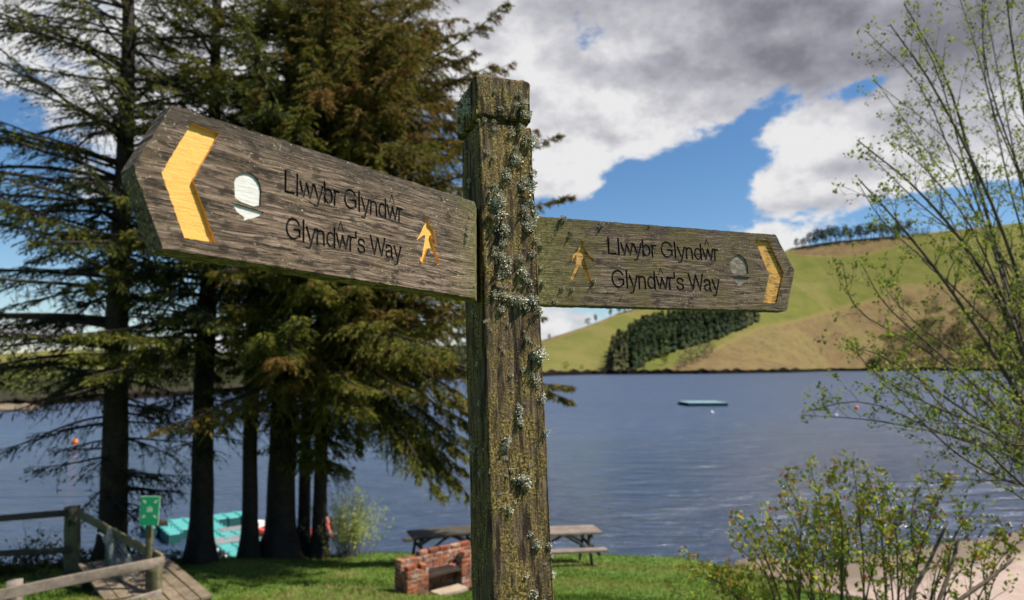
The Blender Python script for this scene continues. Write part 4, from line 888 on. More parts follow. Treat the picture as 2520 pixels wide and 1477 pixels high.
picnic_table(1108, 17.15, math.radians(21), M_TIMBER_D, M_TIMBER_D, 'dark shaded picnic table behind the brick barbecue, partly hidden by the signpost')  # shade put into its timber colour; the sunlit table takes the paler timber
picnic_table(1374, 16.85, math.radians(9), M_TIMBER_L, M_TIMBER_D, 'sunlit pale picnic table right of the signpost at the lawn edge')

# brick barbecue
def m_brick(nt, b, co):
    oi = nt.node('ShaderNodeObjectInfo'); n_ = nt.noise(co, 26, 5, 0.65); g = nt.node('ShaderNodeNewGeometry'); big = nt.noise(g.outputs['Position'], 4.2, 4, 0.6)
    c = nt.ramp(oi.outputs['Random'], [(0, (0.15, 0.05, 0.028)), (0.35, (0.27, 0.085, 0.04)), (0.7, (0.36, 0.125, 0.055)), (1, (0.20, 0.085, 0.05))])
    c = nt.mixc(nt.smooth(n_, 0.5, 0.68, 0, 0.5), c, (0.09, 0.045, 0.03))
    c = nt.mixc(nt.smooth(nt.add(nt.mul(big, 0.7), nt.mul(n_, 0.3)), 0.52, 0.62, 0, 0.7), c, (0.44, 0.37, 0.31))
    c = nt.mixc(nt.smooth(nt.noise(g.outputs['Position'], 2.6, 5, 0.65, 0.6), 0.50, 0.62, 0, 0.8), c, (0.045, 0.028, 0.022))
    nt.put(b.inputs['Base Color'], c); nt.put(b.inputs['Normal'], nt.bump(n_, 0.8, 0.008)); b.inputs['Roughness'].default_value = 0.92
M_BRICK = material('old_brick', m_brick)
M_MORTAR = material('lime_mortar', m_timber((0.12, 0.09, 0.07), (0.30, 0.25, 0.20)))
M_SLAB = material('concrete_slab', m_timber((0.22, 0.17, 0.12), (0.42, 0.34, 0.25)))
M_SOOT = material('sooty_grate', m_timber((0.02, 0.015, 0.012), (0.08, 0.055, 0.045)))
def brick_mesh(seed):
    r_ = random.Random(seed); bm = bmesh.new(); bmesh.ops.create_cube(bm, size=1)
    for v in bm.verts: v.co = Vector((v.co.x * .215, v.co.y * .1025, v.co.z * .065)) + Vector((r_.gauss(0, .0022), r_.gauss(0, .0022), r_.gauss(0, .0015)))
    bmesh.ops.bevel(bm, geom=list(bm.edges), offset=.005, segments=1, affect='EDGES'); me = bpy.data.meshes.new('brick'); bm.to_mesh(me); bm.free(); me.materials.append(M_BRICK); return me
BR = [brick_mesh(k) for k in range(5)]
bo = P(1002.5, 1450, 12.3); bbq = empty('brick_barbecue', (bo[0], bo[1], 2.44), math.radians(40))
tagit(bbq, 'low crumbling red brick barbecue with two piers and a sooty hearth on the lawn', 'barbecue')
def put_brick(x, y, z, r_=0.0, tilt=0.0, j=1.0):
    o = bpy.data.objects.new('brick', BR[rng.integers(5)]); COL.objects.link(o); o.parent = bbq
    o.location = (x + rng.normal(0, .002 * j), y + rng.normal(0, .002 * j), z + rng.normal(0, .0012 * j)); o.rotation_euler = (rng.normal(0, .008 * j) + tilt, rng.normal(0, .006 * j), r_ + rng.normal(0, .012 * j)); return o
def masonry(x0, y0, nx_, ny_, courses, skip=()):
    """x0,y0 corner; nx_ bricks long, ny_ bricks deep in header widths, alternating bond"""
    W_, D_ = nx_ * .225 - .01, ny_ * .1125 - .01
    for c in range(-1, courses):
        z = c * .075 + .0325
        if c % 2 == 0:
            for i in range(nx_):
                for j in range(ny_):
                    if 0 < i < nx_ - 1 and 0 < j < ny_ - 1: continue
                    if (c, i, j) in skip: continue
                    put_brick(x0 + i * .225 + .1075, y0 + j * .1125 + .051, z)
        else:
            for i in range(nx_ * 2):
                for j in range(ny_ // 2):
                    if (c, i, j) in skip: continue
                    put_brick(x0 + i * .1125 + .051, y0 + j * .225 + .1075, z, math.pi / 2)
                if ny_ % 2:
                    if i % 2 == 0: put_brick(x0 + i * .1125 + .1075, y0 + ny_ * .1125 - .061, z)
    a = Acc(); zt = courses * .075 - .012; a.box((x0 + W_ / 2, y0 + D_ / 2, (zt - .15) / 2), (W_ / 2 - .008, 0, 0), (0, D_ / 2 - .008, 0), (0, 0, (zt + .15) / 2)); link('mortar', a.mesh('mortar'), bbq, M_MORTAR)
masonry(0, 0, 2, 2, 6); masonry(1.17, 0, 2, 2, 6); masonry(0, .23, 7, 2, 8)
for (x, y, z, r_, t_) in ((.12, .11, .49, .25, 0), (.36, .10, .485, 1.3, .05), (.75, .34, .637, .06, 0), (1.0, .34, .637, -.03, .03), (1.24, .33, .639, .02, 0), (1.46, .33, .64, .1, 0), (1.1, .15, .345, .5, .1), (1.3, .12, .49, .1, 0), (1.24, .1, .56, .9, .1), (.5, .32, .64, .2, .08)):
    put_brick(x, y, z, r_, t_, 2)
wbox('hearth_slab', (.80, .115, .29), (.70, .22, .045), M_SOOT, bbq); wbox('floor_slab', (.78, -.16, .02), (.62, .30, .05), M_SLAB, bbq, rot=.05)
for k in range(7): beam('grate_bar', (.46, .03 + .03 * k, .345 + .004 * k), (1.15, .03 + .03 * k, .345), .008, .008, M_SOOT, bbq, jitter=.001)

# fences, boardwalk, sign --------------------------------------------------
def post_at(name, px0, y0, px1, y1, Y, w_, mat, parent):
    a, b = P(px1, y1, Y), P(px0, y0, Y); b_ = a + (b - a) * 1.0
    return beam(name, a - unit(b - a) * .35, b_, w_, w_, mat, parent, up=(0, -1, 0), jitter=.003)
f1 = empty('rail_fence', on_ground(178, 14.5)); bpy.context.view_layer.update()
def child_world(o, par): o.matrix_parent_inverse = par.matrix_world.inverted(); return o
def fb(name, a, b, w_, h_, mat, par, **kw): return child_world(beam(name, a, b, w_, h_, mat, par, **kw), par)
tagit(f1, 'farther shaded timber fence whose handrail runs down beside the boardwalk', 'fence', 'timber rail fences')
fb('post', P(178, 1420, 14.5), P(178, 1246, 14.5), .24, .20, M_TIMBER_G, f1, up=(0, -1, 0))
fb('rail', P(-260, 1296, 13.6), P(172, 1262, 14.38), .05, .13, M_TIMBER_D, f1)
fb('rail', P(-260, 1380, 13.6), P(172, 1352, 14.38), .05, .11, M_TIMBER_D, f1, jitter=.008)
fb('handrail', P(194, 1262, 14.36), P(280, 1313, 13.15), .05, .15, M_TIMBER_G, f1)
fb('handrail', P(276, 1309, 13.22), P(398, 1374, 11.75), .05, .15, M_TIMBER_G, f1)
fb('post', P(262, 1475, 13.3), P(276, 1300, 13.3), .12, .12, M_TIMBER_G, f1, up=(0, -1, 0))
f2 = empty('rail_fence', on_ground(382, 11.6)); tagit(f2, 'nearer sunlit timber fence crossing the bottom left corner, two rails on posts', 'fence', 'timber rail fences'); bpy.context.view_layer.update()
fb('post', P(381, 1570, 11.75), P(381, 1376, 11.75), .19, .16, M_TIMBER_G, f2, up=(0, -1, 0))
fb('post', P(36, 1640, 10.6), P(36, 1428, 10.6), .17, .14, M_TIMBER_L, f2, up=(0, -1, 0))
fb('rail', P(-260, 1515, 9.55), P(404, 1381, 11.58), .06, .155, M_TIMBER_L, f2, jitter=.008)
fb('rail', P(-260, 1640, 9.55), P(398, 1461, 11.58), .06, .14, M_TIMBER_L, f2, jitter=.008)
# boardwalk
e0, e1 = np.array([-7.15, 14.3]), np.array([-4.90, 11.62]); dd = unit(e1 - e0); pp = np.array([dd[1], -dd[0]]) * 1.0
bw = empty('boardwalk', (e0[0], e0[1], 2.67)); tagit(bw, 'weathered plank boardwalk running down from the lawn toward the pontoon', 'boardwalk')
Lb = float(np.linalg.norm(e1 - e0))
bw.rotation_euler = (0, 0, math.atan2(dd[1], dd[0]))
for k in range(7): wbox('plank', (Lb / 2 + rng.uniform(-.03, .03) , -.1 - .205 * k, .03 + rng.normal(0, .004)), (Lb, .185, .045), M_TIMBER, bw, jit=.004)
for x in (.15, Lb * .5, Lb - .12): wbox('joist', (x, -.72, -.05), (.09, 1.42, .11), M_TIMBER_D, bw)
for x in (.2, Lb * .5, Lb - .2):
    for y in (-.1, -1.32): wbox('pile', (x, y, -.55), (.12, .12, .9), M_TIMBER_D, bw)
# green assembly point sign
sg = empty('assembly_sign', on_ground(368, 11.9)); tagit(sg, 'green rectangular safety sign with pale arrows and people symbol on a timber post', 'sign'); bpy.context.view_layer.update()
fb('post', P(365, 1530, 11.9), P(368, 1228, 11.9), .095, .075, M_TIMBER_G, sg, up=(0, -1, 0))
fb('finial', P(366, 1229, 11.92), P(384, 1226, 11.92), .09, .02, M_TIMBER_L, sg, jitter=.001)
M_GREEN = material('sign_green', m_paint((0.012, 0.27, 0.12), (0.02, 0.2, 0.09), 0.7)); M_SIGNW = material('sign_pale_print', m_paint((0.42, 0.60, 0.42), (0.3, 0.5, 0.3), 0.7))
pc = P(368, 1257.5, 11.82); pn = empty('sign_panel', pc); pn.parent = sg; pn.matrix_parent_inverse = sg.matrix_world.inverted(); pn.rotation_euler = (0, math.radians(1.5), math.radians(8)); 
def flat(name, poly, y, mat, par, th=.002): return link(name, prism(name, poly, y - th, y), par, mat)
W2, H2 = .145, .234
link('panel_board', prism('panel_board', [(-W2, -H2), (W2, -H2), (W2, H2), (-W2, H2)], 0, .018), pn, M_GREEN)
link('panel_rim', prism('panel_rim', [(-W2 - .008, -H2 - .008), (W2 + .008, -H2 - .008), (W2 + .008, H2 + .008), (-W2 - .008, H2 + .008)], .004, .014), pn, M_SIGNW)
def disc(cx_, cz, r, n=12): return [(cx_ + r * math.cos(q / n * 6.283), cz + r * math.sin(q / n * 6.283)) for q in range(n)]
for (cx_, cz, s) in ((0, .03, 1.0), (-.032, .022, .85), (.032, .022, .85)):      # people group
    flat('person_symbol', disc(cx_, cz + .038 * s, .011 * s), -.0005, M_SIGNW, pn); flat('person_symbol', [(cx_ - .014 * s, cz + .024 * s), (cx_ + .014 * s, cz + .024 * s), (cx_ + .012 * s, cz - .05 * s), (cx_ - .012 * s, cz - .05 * s)], -.0005, M_SIGNW, pn)
for sx in (-1, 1):
    for sz in (-1, 1):      # four arrows pointing in from the corners
        cx_, cz = sx * .092, .028 + sz * .125; dx_, dz_ = -sx * .7071, -sz * .7071; px_, pz_ = -dz_, dx_; t = lambda u_, v_: (cx_ + dx_ * u_ + px_ * v_, cz + dz_ * u_ + pz_ * v_)
        flat('arrow_symbol', [t(.04, 0), t(.002, .03), t(.002, .011), t(-.034, .011), t(-.034, -.011), t(.002, -.011), t(.002, -.03)], -.0005, M_SIGNW, pn)
# blue-grey netting slumped over the fence
M_NET = material('netting_twine', m_timber((0.16, 0.21, 0.23), (0.34, 0.40, 0.42)))
a = Acc(); r_ = np.random.default_rng(8); grid = []
for i in range(26):
    u_ = i / 25; row = []
    for j in range(40):
        v_ = j / 39; px = lerp(lerp(240, 285, u_), lerp(300, 352, u_), v_ ** .9) + 6 * math.sin(v_ * 7 + u_ * 5) * (1 - v_ * .5); y = lerp(1308, 1472, v_) + 8 * math.sin(u_ * 6); Y_ = 13.05 + .25 * math.sin(u_ * 9 + v_ * 4) * .5 - .5 * v_
        row.append(P(px, y, Y_) + r_.normal(0, .012, 3))
    grid.append(row)
grid = np.array(grid)
for i in range(26): a.tube(grid[i], .0035, 3, .5, False)
for j in range(0, 40, 2): a.tube(grid[:, j], .003, 3, .5, False)
tagit(link('netting', a.mesh('netting'), None, M_NET), 'blue-grey netting hanging in folds off the farther fence handrail', 'netting')

# pontoon -----------------------------------------------------------------
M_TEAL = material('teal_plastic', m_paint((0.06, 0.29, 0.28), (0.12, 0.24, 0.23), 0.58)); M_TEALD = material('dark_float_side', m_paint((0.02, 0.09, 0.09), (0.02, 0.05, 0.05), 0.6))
M_MAT = material('grey_mat', m_timber((0.13, 0.13, 0.14), (0.24, 0.235, 0.24))); M_REDP = material('red_plastic', m_paint((0.62, 0.07, 0.05), (0.5, 0.2, 0.17), 0.62)); M_WP = material('white_plastic', m_paint((0.68, 0.68, 0.66), (0.5, 0.5, 0.48), 0.65))
M_ORG = material('orange_plastic', m_paint((0.75, 0.2, 0.02), (0.6, 0.16, 0.02), 0.7)); M_PINK = material('faded_red_plastic', m_paint((0.62, 0.16, 0.14), (0.5, 0.2, 0.2), 0.6)); M_ROPE = material('rope_fibre', m_timber((0.25, 0.2, 0.14), (0.45, 0.38, 0.28)))
pt = empty('floating_pontoon', (-8.35, 21.7, 0), math.atan2(6.2, -4.75)); tagit(pt, 'teal floating pontoon of square plastic blocks in a T shape between the trunks', 'pontoon')
def block_mesh():
    bm = bmesh.new(); bmesh.ops.create_cube(bm, size=1)
    for v in bm.verts: v.co = Vector((v.co.x * .488, v.co.y * .488, v.co.z * .40))
    bmesh.ops.bevel(bm, geom=list(bm.edges), offset=.035, segments=1, affect='EDGES')
    for q in range(4):
        s = bmesh.ops.create_cone(bm, segments=6, radius1=.045, radius2=.045, depth=.06, cap_ends=True)['verts']
        for v in s: v.co += Vector((.22 * (1 if q % 2 else -1), .22 * (1 if q > 1 else -1), .20))
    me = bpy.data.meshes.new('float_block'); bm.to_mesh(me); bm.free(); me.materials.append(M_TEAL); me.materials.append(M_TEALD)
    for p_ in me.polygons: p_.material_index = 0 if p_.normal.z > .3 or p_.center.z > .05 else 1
    return me
FB = block_mesh()
def block(i, j): o = link('float_block', FB, pt, None, (i * .5 + .25, j * .5 + .25, .16 + rng.normal(0, .008))); o.rotation_euler = (0, 0, int(rng.integers(4)) * math.pi / 2)
for i in range(14):
    for j in range(-4, 0):
        if j > -3 or i < 10: block(i, j)
for i in range(14, 16):
    for j in range(-5, 3): block(i, j)
for i in (10, 11, 12, 13):
    for j in (0, 1): block(i, j) if i + j > 11 else None
wbox('deck_mat', (3.3, -1.0, .375), (.9, 2.0, .012), M_MAT, pt, jit=.001); wbox('deck_mat', (4.9, -1.3, .375), (.7, 1.3, .012), M_MAT, pt, jit=.001); wbox('equipment_box', (7.2, .9, .46), (.5, .35, .16), M_SOOT, pt)
for i in range(14): 
    a = Acc(); a.tube([(i * .5, -2.03, .14), (i * .5, -2.03, .34)], .045, 6); link('mooring_lug', a.mesh('mooring_lug'), pt, M_SOOT)
    a = Acc(); a.tube([(i * .5, .03, .14), (i * .5, .03, .34)], .045, 6); link('mooring_lug', a.mesh('mooring_lug'), pt, M_WP if i % 2 else M_SOOT)
a = Acc(); a.tube(smoothpath([P(516, 1388, 17.9), P(540, 1372, 19.3), P(566, 1357, 22)], 10), .022, 5); tagit(link('mooring_rope', a.mesh('mooring_rope', True), None, M_ROPE), 'taut pale mooring rope from the bank to the pontoon', 'rope')
# red boat hull on the pontoon's far side
a = Acc(); n = 13; k = 9; V_ = []
for i in range(n):
    t = i / (n - 1); w_ = .42 * math.sin(math.pi * min(1, .18 + t * .8)) ** .7; ke = .02 + .28 * abs(2 * t - 1) ** 3
    for q in range(k): th = math.pi * (q / (k - 1)); V_.append((t * 2.7 - 1.35, w_ * math.cos(th), .52 - (.50 - ke) * math.sin(th) ** .7 + .16 * abs(2 * t - 1) ** 2))
Q_ = [[i * k + q, i * k + q + 1, (i + 1) * k + q + 1, (i + 1) * k + q] for i in range(n - 1) for q in range(k - 1)]
bt = empty('dinghy', (-8.0, 25.2, .02), math.radians(-14)); tagit(bt, 'red plastic dinghy with a white bow, half hidden behind the massive trunk', 'dinghy')
hull = link('hull', np_mesh('hull', V_, [np.array(Q_)], True, np.full(len(V_), .5)), bt, M_REDP); sm = hull.modifiers.new('s', 'SOLIDIFY'); sm.thickness = .03
for s in (-1, 1):
    ed = [V_[i * k + (0 if s > 0 else k - 1)] for i in range(n)]; a = Acc(); a.tube(ed, .035, 6); link('gunwale', a.mesh('gunwale', True), bt, M_PINK)
wbox('bow_cover', (-1.28, 0, .70), (.30, .34, .20), M_WP, bt); wbox('thwart', (.1, 0, .48), (.2, .74, .03), M_WP, bt)
# lifebuoy on the right-hand trunk, seen edge-on
def torus(name, R_, r_, mat, par, nR=28, nr=10):
    V_ = [((R_ + r_ * math.cos(b_ / nr * 6.283)) * math.cos(a_ / nR * 6.283), (R_ + r_ * math.cos(b_ / nr * 6.283)) * math.sin(a_ / nR * 6.283), r_ * math.sin(b_ / nr * 6.283)) for a_ in range(nR) for b_ in range(nr)]
    Q_ = [[a_ * nr + b_, ((a_ + 1) % nR) * nr + b_, ((a_ + 1) % nR) * nr + (b_ + 1) % nr, a_ * nr + (b_ + 1) % nr] for a_ in range(nR) for b_ in range(nr)]
    return link(name, np_mesh(name, V_, [np.array(Q_)], True, np.full(len(V_), .5)), par, mat)
lb = empty('lifebuoy', P(811, 1297, 18.4)); lb.rotation_euler = (math.radians(4), math.radians(82), math.radians(8)); tagit(lb, 'faded orange-red lifebuoy hanging edge-on from the rightmost spruce trunk', 'lifebuoy')
torus('ring', .235, .062, M_PINK, lb)
for q in range(4):
    th = q * math.pi / 2 + .4; a = Acc(); a.tube([(.235 * math.cos(t) , .235 * math.sin(t), 0) for t in np.linspace(th - .14, th + .14, 4)], .065, 10); link('band', a.mesh('band', True), lb, M_WP)
a = Acc(); a.tube([(-.29, 0, 0), (-.36, 0, -.03), (-.36, 0, -.14)], .012, 5); link('hook', a.mesh('hook'), lb, M_SOOT)
# swimming raft and buoys
rb = P(1728, 994, 110.0); rf = empty('swimming_raft', (rb[0], rb[1], 0), math.radians(6)); tagit(rf, 'flat pale teal swimming raft floating alone far out on the lake', 'raft')
M_TEALP = material('pale_teal_deck', m_paint((0.17, 0.27, 0.29), (0.2, 0.28, 0.28), 0.6))
wbox('deck', (0, 0, .52), (6.3, 5.6, .10), M_TEALP, rf); 
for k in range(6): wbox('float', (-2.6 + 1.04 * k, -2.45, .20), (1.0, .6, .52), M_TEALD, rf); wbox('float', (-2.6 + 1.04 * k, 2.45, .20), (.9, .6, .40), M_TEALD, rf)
def buoy(px, y, rad, mat, label):
    r0 = ray(px, y + 3); b0 = r0 * (CAM_H / -r0[2]); bm = bmesh.new(); bmesh.ops.create_uvsphere(bm, u_segments=16, v_segments=10, radius=rad)
    for v in bm.verts: v.co.z = v.co.z * 0.9 + (.25 * rad if v.co.z > .8 * rad else 0)
    me = bpy.data.meshes.new('float'); bm.to_mesh(me); bm.free(); e = empty('buoy', (b0[0], b0[1], rad * .5)); link('float', me, e, mat)
    for p_ in me.polygons: p_.use_smooth = True
    t = torus('collar', rad * .25, rad * .08, mat, e, 12, 6); t.location = (0, 0, rad * 1.05); tagit(e, label, 'buoy')
buoy(184, 1088, .24, M_ORG, 'bright orange buoy on the water seen through the left tree'); buoy(1752, 1015, .22, M_WP, 'small white buoy just below the swimming raft')
buoy(2108, 1003, .30, M_PINK, 'pink-red buoy far right of the raft behind the twigs'); buoy(2058, 1022, .2, M_WP, 'white buoy at the tip of the lowest bare branch')
# pale slabs on the gravel at the lawn's end
for k, (px, y, s) in enumerate(((1862, 1384, .5), (1893, 1381, .42), (1925, 1387, .45), (1880, 1399, .5), (1915, 1404, .55), (1950, 1397, .35))):
    r0 = ray(px, y); b0 = r0 * ((CAM_H - .35) / -r0[2]); o = link('shore_slab', rock_mesh(50 + k, .28), None, None, (b0[0], b0[1], .3)); o.scale = (s * 1.5, s, s); o.rotation_euler = (0.05, 0, k * 1.3)
    tagit(o, ['flat pale stone, far left one of the slabs beyond the lawn corner', 'flat pale stone, second in the far row of slabs', 'flat pale stone at the right end of the far row of slabs', 'flat stone, left one in the near row of slabs', 'widest flat stone in the near row of slabs', 'smallest flat stone, right end of the near row of slabs'][k], 'stone', 'slabs at the shore')

# ------------------------------------------------------------------ shrubs
M_TWIG = material('twig_bark', m_timber((0.035, 0.025, 0.018), (0.17, 0.13, 0.095), 3)); M_TWIGP = material('pale_twig_bark', m_timber((0.09, 0.075, 0.055), (0.30, 0.26, 0.2), 3))
M_NEWLEAF = material('fresh_leaf', m_leaf([(0.1, (0.07, 0.09, 0.015)), (0.5, (0.17, 0.21, 0.03)), (0.9, (0.30, 0.32, 0.06))], 0.3))
M_ROSE = material('rose_leaf', m_leaf([(0.05, (0.035, 0.06, 0.012)), (0.35, (0.10, 0.15, 0.02)), (0.6, (0.22, 0.28, 0.035)), (0.8, (0.36, 0.36, 0.055)), (0.95, (0.32, 0.12, 0.045))], 0.45))
M_WILLOW = material('willow_leaf', m_leaf([(0.1, (0.14, 0.18, 0.04)), (0.5, (0.28, 0.33, 0.08)), (0.9, (0.42, 0.45, 0.15))], 0.35))
def leaves(acc, p_, n, size, tone, r_, spread=.5, red=0.0):
    base = np.asarray(p_) + r_.normal(0, size * spread, (n, 3)); d = unit(r_.normal(0, 1, (n, 3)) + np.array([0, 0, .7])); L = size * r_.uniform(.6, 1.3, n)
    s_ = unit(np.cross(d, r_.normal(0, 1, (n, 3)))); up = np.cross(s_, d); w_ = (L * .34)[:, None]; m_ = base + d * (L * .5)[:, None]; e = base + d * L[:, None] - up * (L * .12)[:, None]
    V_ = np.stack([base, m_ + s_ * w_ + up * w_ * .4, e, m_ - s_ * w_ + up * w_ * .4], 1).reshape(-1, 3); i = np.arange(n)[:, None] * 4
    T_ = np.concatenate([i + np.array([[0, 1, 2]]), i + np.array([[0, 2, 3]])]); c = np.clip(tone + r_.normal(0, .13, n), 0, .88); c = np.where(r_.random(n) < red, .96, c); acc.add(V_, T_, None, np.repeat(c, 4))
def shoot(wood, lf, pts, r0, r_, lvl, twig_len, step, lsize, ln, tone, up=.25, red=0., leafy=1.0, ang=(.45, .95), t0=.22):
    pts = np.asarray(pts); n = len(pts); L = np.linalg.norm(np.diff(pts, axis=0), axis=1).sum(); tt = np.linspace(0, 1, n)
    wood.tube(pts, r0 * (1 - tt * .82), 6 if r0 > .01 else (4 if r0 > .004 else 3), .2 + .5 * r_.random(), False)
    leaves(lf, pts[-1], max(2, ln), lsize, tone + .1, r_, red=red)
    if lvl == 0:
        for t in np.arange(.25, 1, max(.08, step * .45 / max(L, .01))):
            if r_.random() < leafy: leaves(lf, pts[min(n - 1, int(t * (n - 1) + .5))], r_.integers(1, ln + 1), lsize, tone, r_, red=red * .6)
        return
    t = t0 + .1 * r_.random()
    while t < .97:
        i = min(n - 2, int(t * (n - 1))); p_ = lerp(pts[i], pts[i + 1], t * (n - 1) - i); tg = unit(pts[i + 1] - pts[i]); sd = unit(np.cross(tg, r_.normal(0, 1, 3))); a_ = r_.uniform(*ang)
        d = unit(tg * math.cos(a_) + sd * math.sin(a_) + np.array([0, 0, up])); l = twig_len * (1.15 - .75 * t) * r_.uniform(.5, 1.2); k = 7; s_ = np.linspace(0, 1, k)[:, None]
        q = p_ + d * l * s_ + np.array([0, 0, up * .35 * l]) * s_ ** 2 + np.cumsum(r_.normal(0, l * .022, (k, 3)), 0) * (s_ > 0)
        shoot(wood, lf, q, max(.0016, r0 * (1 - t * .8) * .5), r_, lvl - 1, l * .5, step * .75, lsize, ln, tone, up, red, leafy, ang)
        if r_.random() < leafy * .35: leaves(lf, p_, 2, lsize, tone, r_, red=red)
        t += step / L * r_.uniform(.6, 1.4)
# tall bare-branched alder on the right, its trunk just outside the picture
r_ = np.random.default_rng(31); wood, lf = Acc(), Acc(); hub = (2600, 1300)
stems = [[(2640, 1500, 4.4), (2610, 1150, 4.4), (2540, 800, 4.3), (2440, 500, 4.2), (2300, 220, 4.1), (2190, 60, 4.0)],
         [(2630, 1400, 4.5), (2580, 1100, 4.5), (2500, 780, 4.5), (2400, 430, 4.4), (2330, 200, 4.3), (2225, 10, 4.2)],
         [(2650, 1400, 4.7), (2610, 1000, 4.7), (2540, 600, 4.7), (2470, 250, 4.7), (2400, -120, 4.7)],
         [(2660, 1400, 4.3), (2600, 1100, 4.2), (2510, 850, 4.1), (2400, 640, 4.0), (2260, 470, 3.9), (2110, 345, 3.8)],
         [(2640, 1350, 4.2), (2560, 1080, 4.1), (2450, 880, 4.0), (2330, 700, 3.9), (2220, 560, 3.8), (2112, 440, 3.7)],
         [(2640, 1450, 4.8), (2590, 1150, 4.8), (2520, 900, 4.8), (2440, 600, 4.8), (2340, 360, 4.8), (2150, 200, 4.8)],
         [(2640, 1350, 4.1), (2560, 1150, 4.0), (2450, 1000, 3.9), (2300, 860, 3.8), (2180, 750, 3.7), (2115, 640, 3.7)],
         [(2640, 1350, 4.4), (2590, 1190, 4.2), (2500, 1120, 4.1), (2350, 1075, 4.0), (2150, 1035, 3.9), (1972, 1022, 3.8)],
         [(2640, 1350, 4.0), (2560, 1180, 3.9), (2440, 1060, 3.8), (2300, 960, 3.7), (2180, 880, 3.7), (2085, 850, 3.6)],
         [(2700, 1250, 3.9), (2600, 1210, 3.8), (2480, 1185, 3.8), (2360, 1120, 3.7), (2250, 1020, 3.7), (2180, 950, 3.7)],
         [(2720, 1250, 4.6), (2640, 800, 4.6), (2560, 450, 4.6), (2490, 100, 4.6), (2470, -150, 4.6)],
         [(2720, 1250, 4.9), (2620, 900, 4.9), (2500, 520, 4.9), (2420, 180, 4.9), (2330, -100, 4.9)],
         [(2700, 1250, 4.0), (2580, 1000, 4.0), (2480, 760, 4.0), (2390, 560, 4.0), (2290, 430, 4.0), (2200, 350, 4.0)],
         [(2700, 1250, 4.3), (2620, 700, 4.3), (2540, 300, 4.3), (2530, -100, 4.3)],
         [(2700, 1250, 5.2), (2560, 950, 5.2), (2420, 700, 5.2), (2330, 520, 5.2), (2230, 300, 5.2)],
         [(2700, 1300, 4.5), (2560, 1050, 4.4), (2400, 900, 4.3), (2260, 800, 4.2), (2160, 690, 4.1)],
         [(2700, 1250, 3.6), (2600, 1120, 3.6), (2480, 1090, 3.6), (2330, 1010, 3.6), (2240, 900, 3.6)]]
tb = P(2640, 1300, 4.4); base = np.array([tb[0] + .15, 4.45, gz(tb[0] + .15, 4.45)]); al = empty('alder_tree', base)
tagit(al, 'spindly bare-branched young alder with small fresh leaves at the right edge', 'tree')
stems += [[(x + r_.normal(0, 35), y + r_.normal(0, 25), d + r_.normal(.1, .35)) for (x, y, d) in st] for st in stems[:11]]
hubp = (2645, 1430, 4.42)
for k, st in enumerate(stems):
    st = [(hubp[0] + r_.normal(0, 6), hubp[1] + r_.normal(0, 12), hubp[2])] + [(2640 + .25 * (st[1][0] - 2640), 1310, lerp(4.42, st[1][2], .35))] + list(st[1:])
    pts = smoothpath([P(*c_) - base for c_ in st], 22); shoot(wood, lf, pts, (.021 if k in (0, 1, 3, 4, 10, 13) else .012), r_, 2, .46, .105, .023, 4, .50, up=.22, leafy=.26)
for k in range(5): wood.tube(smoothpath([(0.02 * k - .05, .03 * k - .06, -.1), (.01 * k, .02 * k - .05, .35), P(*hubp) - base + np.array([0, 0, .03])], 8), [.06, .058, .055, .052, .05, .047, .044, .03], 8, .3)
link('branches', wood.mesh('branches', True), al, M_TWIG); link('leaves', lf.mesh('leaves'), al, M_NEWLEAF)
# wild rose bush in the bottom right corner
r_ = np.random.default_rng(33); wood, lf = Acc(), Acc(); c4 = lambda x, y: ((1900 + x / 2.414) * .856, (1250 + y / 2.414) * .856)
base = np.array([2.25, 4.1, gz(2.25, 4.1)]); ro = empty('wild_rose_bush', base); tagit(ro, 'wild rose bush with yellow-green leaves and red shoots in the bottom right corner', 'bush')
tips = [(480, 760, .6), (660, 820, .7), (820, 700, .8), (980, 900, .6), (1120, 930, .6), (1350, 860, .6), (1500, 800, .5), (1600, 700, .5), (1700, 960, .4), (1960, 800, .4), (2180, 850, .3), (350, 1060, .7), (515, 580, .9), (830, 440, .5), (860, 300, .8), (1020, 215, .8), (1170, 300, .9), (1330, 190, 1), (1430, 260, 1), (1550, 360, .7), (1820, 310, .8), (1980, 340, .8), (1120, 480, 1), (730, 520, .7), (1240, 520, 1), (960, 520, .9), (1000, 640, 1), (1160, 620, 1), (1300, 640, .9),
        (2090, 610, .5), (2270, 600, .3), (2180, 505, .15), (2500, 720, .15), (130, 900, .9), (230, 960, 1), (400, 980, .9), (2460, 850, .3), (560, 700, .9), (700, 640, .9), (1680, 560, .7), (1750, 700, .5), (900, 700, 1), (1380, 480, 1), (2350, 700, .3), (1900, 560, .5), (60, 1080, .8), (600, 960, .8), (780, 830, 1), (1050, 800, 1), (1250, 780, 1), (1460, 560, .9), (1080, 560, 1), (1820, 850, .5), (2050, 900, .4)]
for k, (x, y, lf_) in enumerate(tips):
    tx, ty = c4(x, y); Y_ = r_.uniform(3.6, 4.5); bx = lerp(2170, tx, .35) + r_.uniform(-60, 60) + (90 if x < 500 else 0); b0 = np.array([*P(bx, 1500, 4.1)[:1], 4.1 + r_.uniform(-.2, .2), 0]); b0[2] = gz(b0[0], b0[1])
    end = P(tx, ty, Y_); mid = lerp(b0, end, .5) + np.array([r_.uniform(-.08, .08), 0, .10]); m2 = lerp(b0, end, .8) + np.array([-.04 * np.sign(end[0] - b0[0]), 0, .10])
    shoot(wood, lf, smoothpath([b0 - base, mid - base, m2 - base, end - base], 18), .0085, r_, 2 if r_.random() < .35 else 1, .20, .085, .029, 5, .60, up=.3, red=.10, leafy=.5 * lf_, ang=(.4, 1.1), t0=.42)
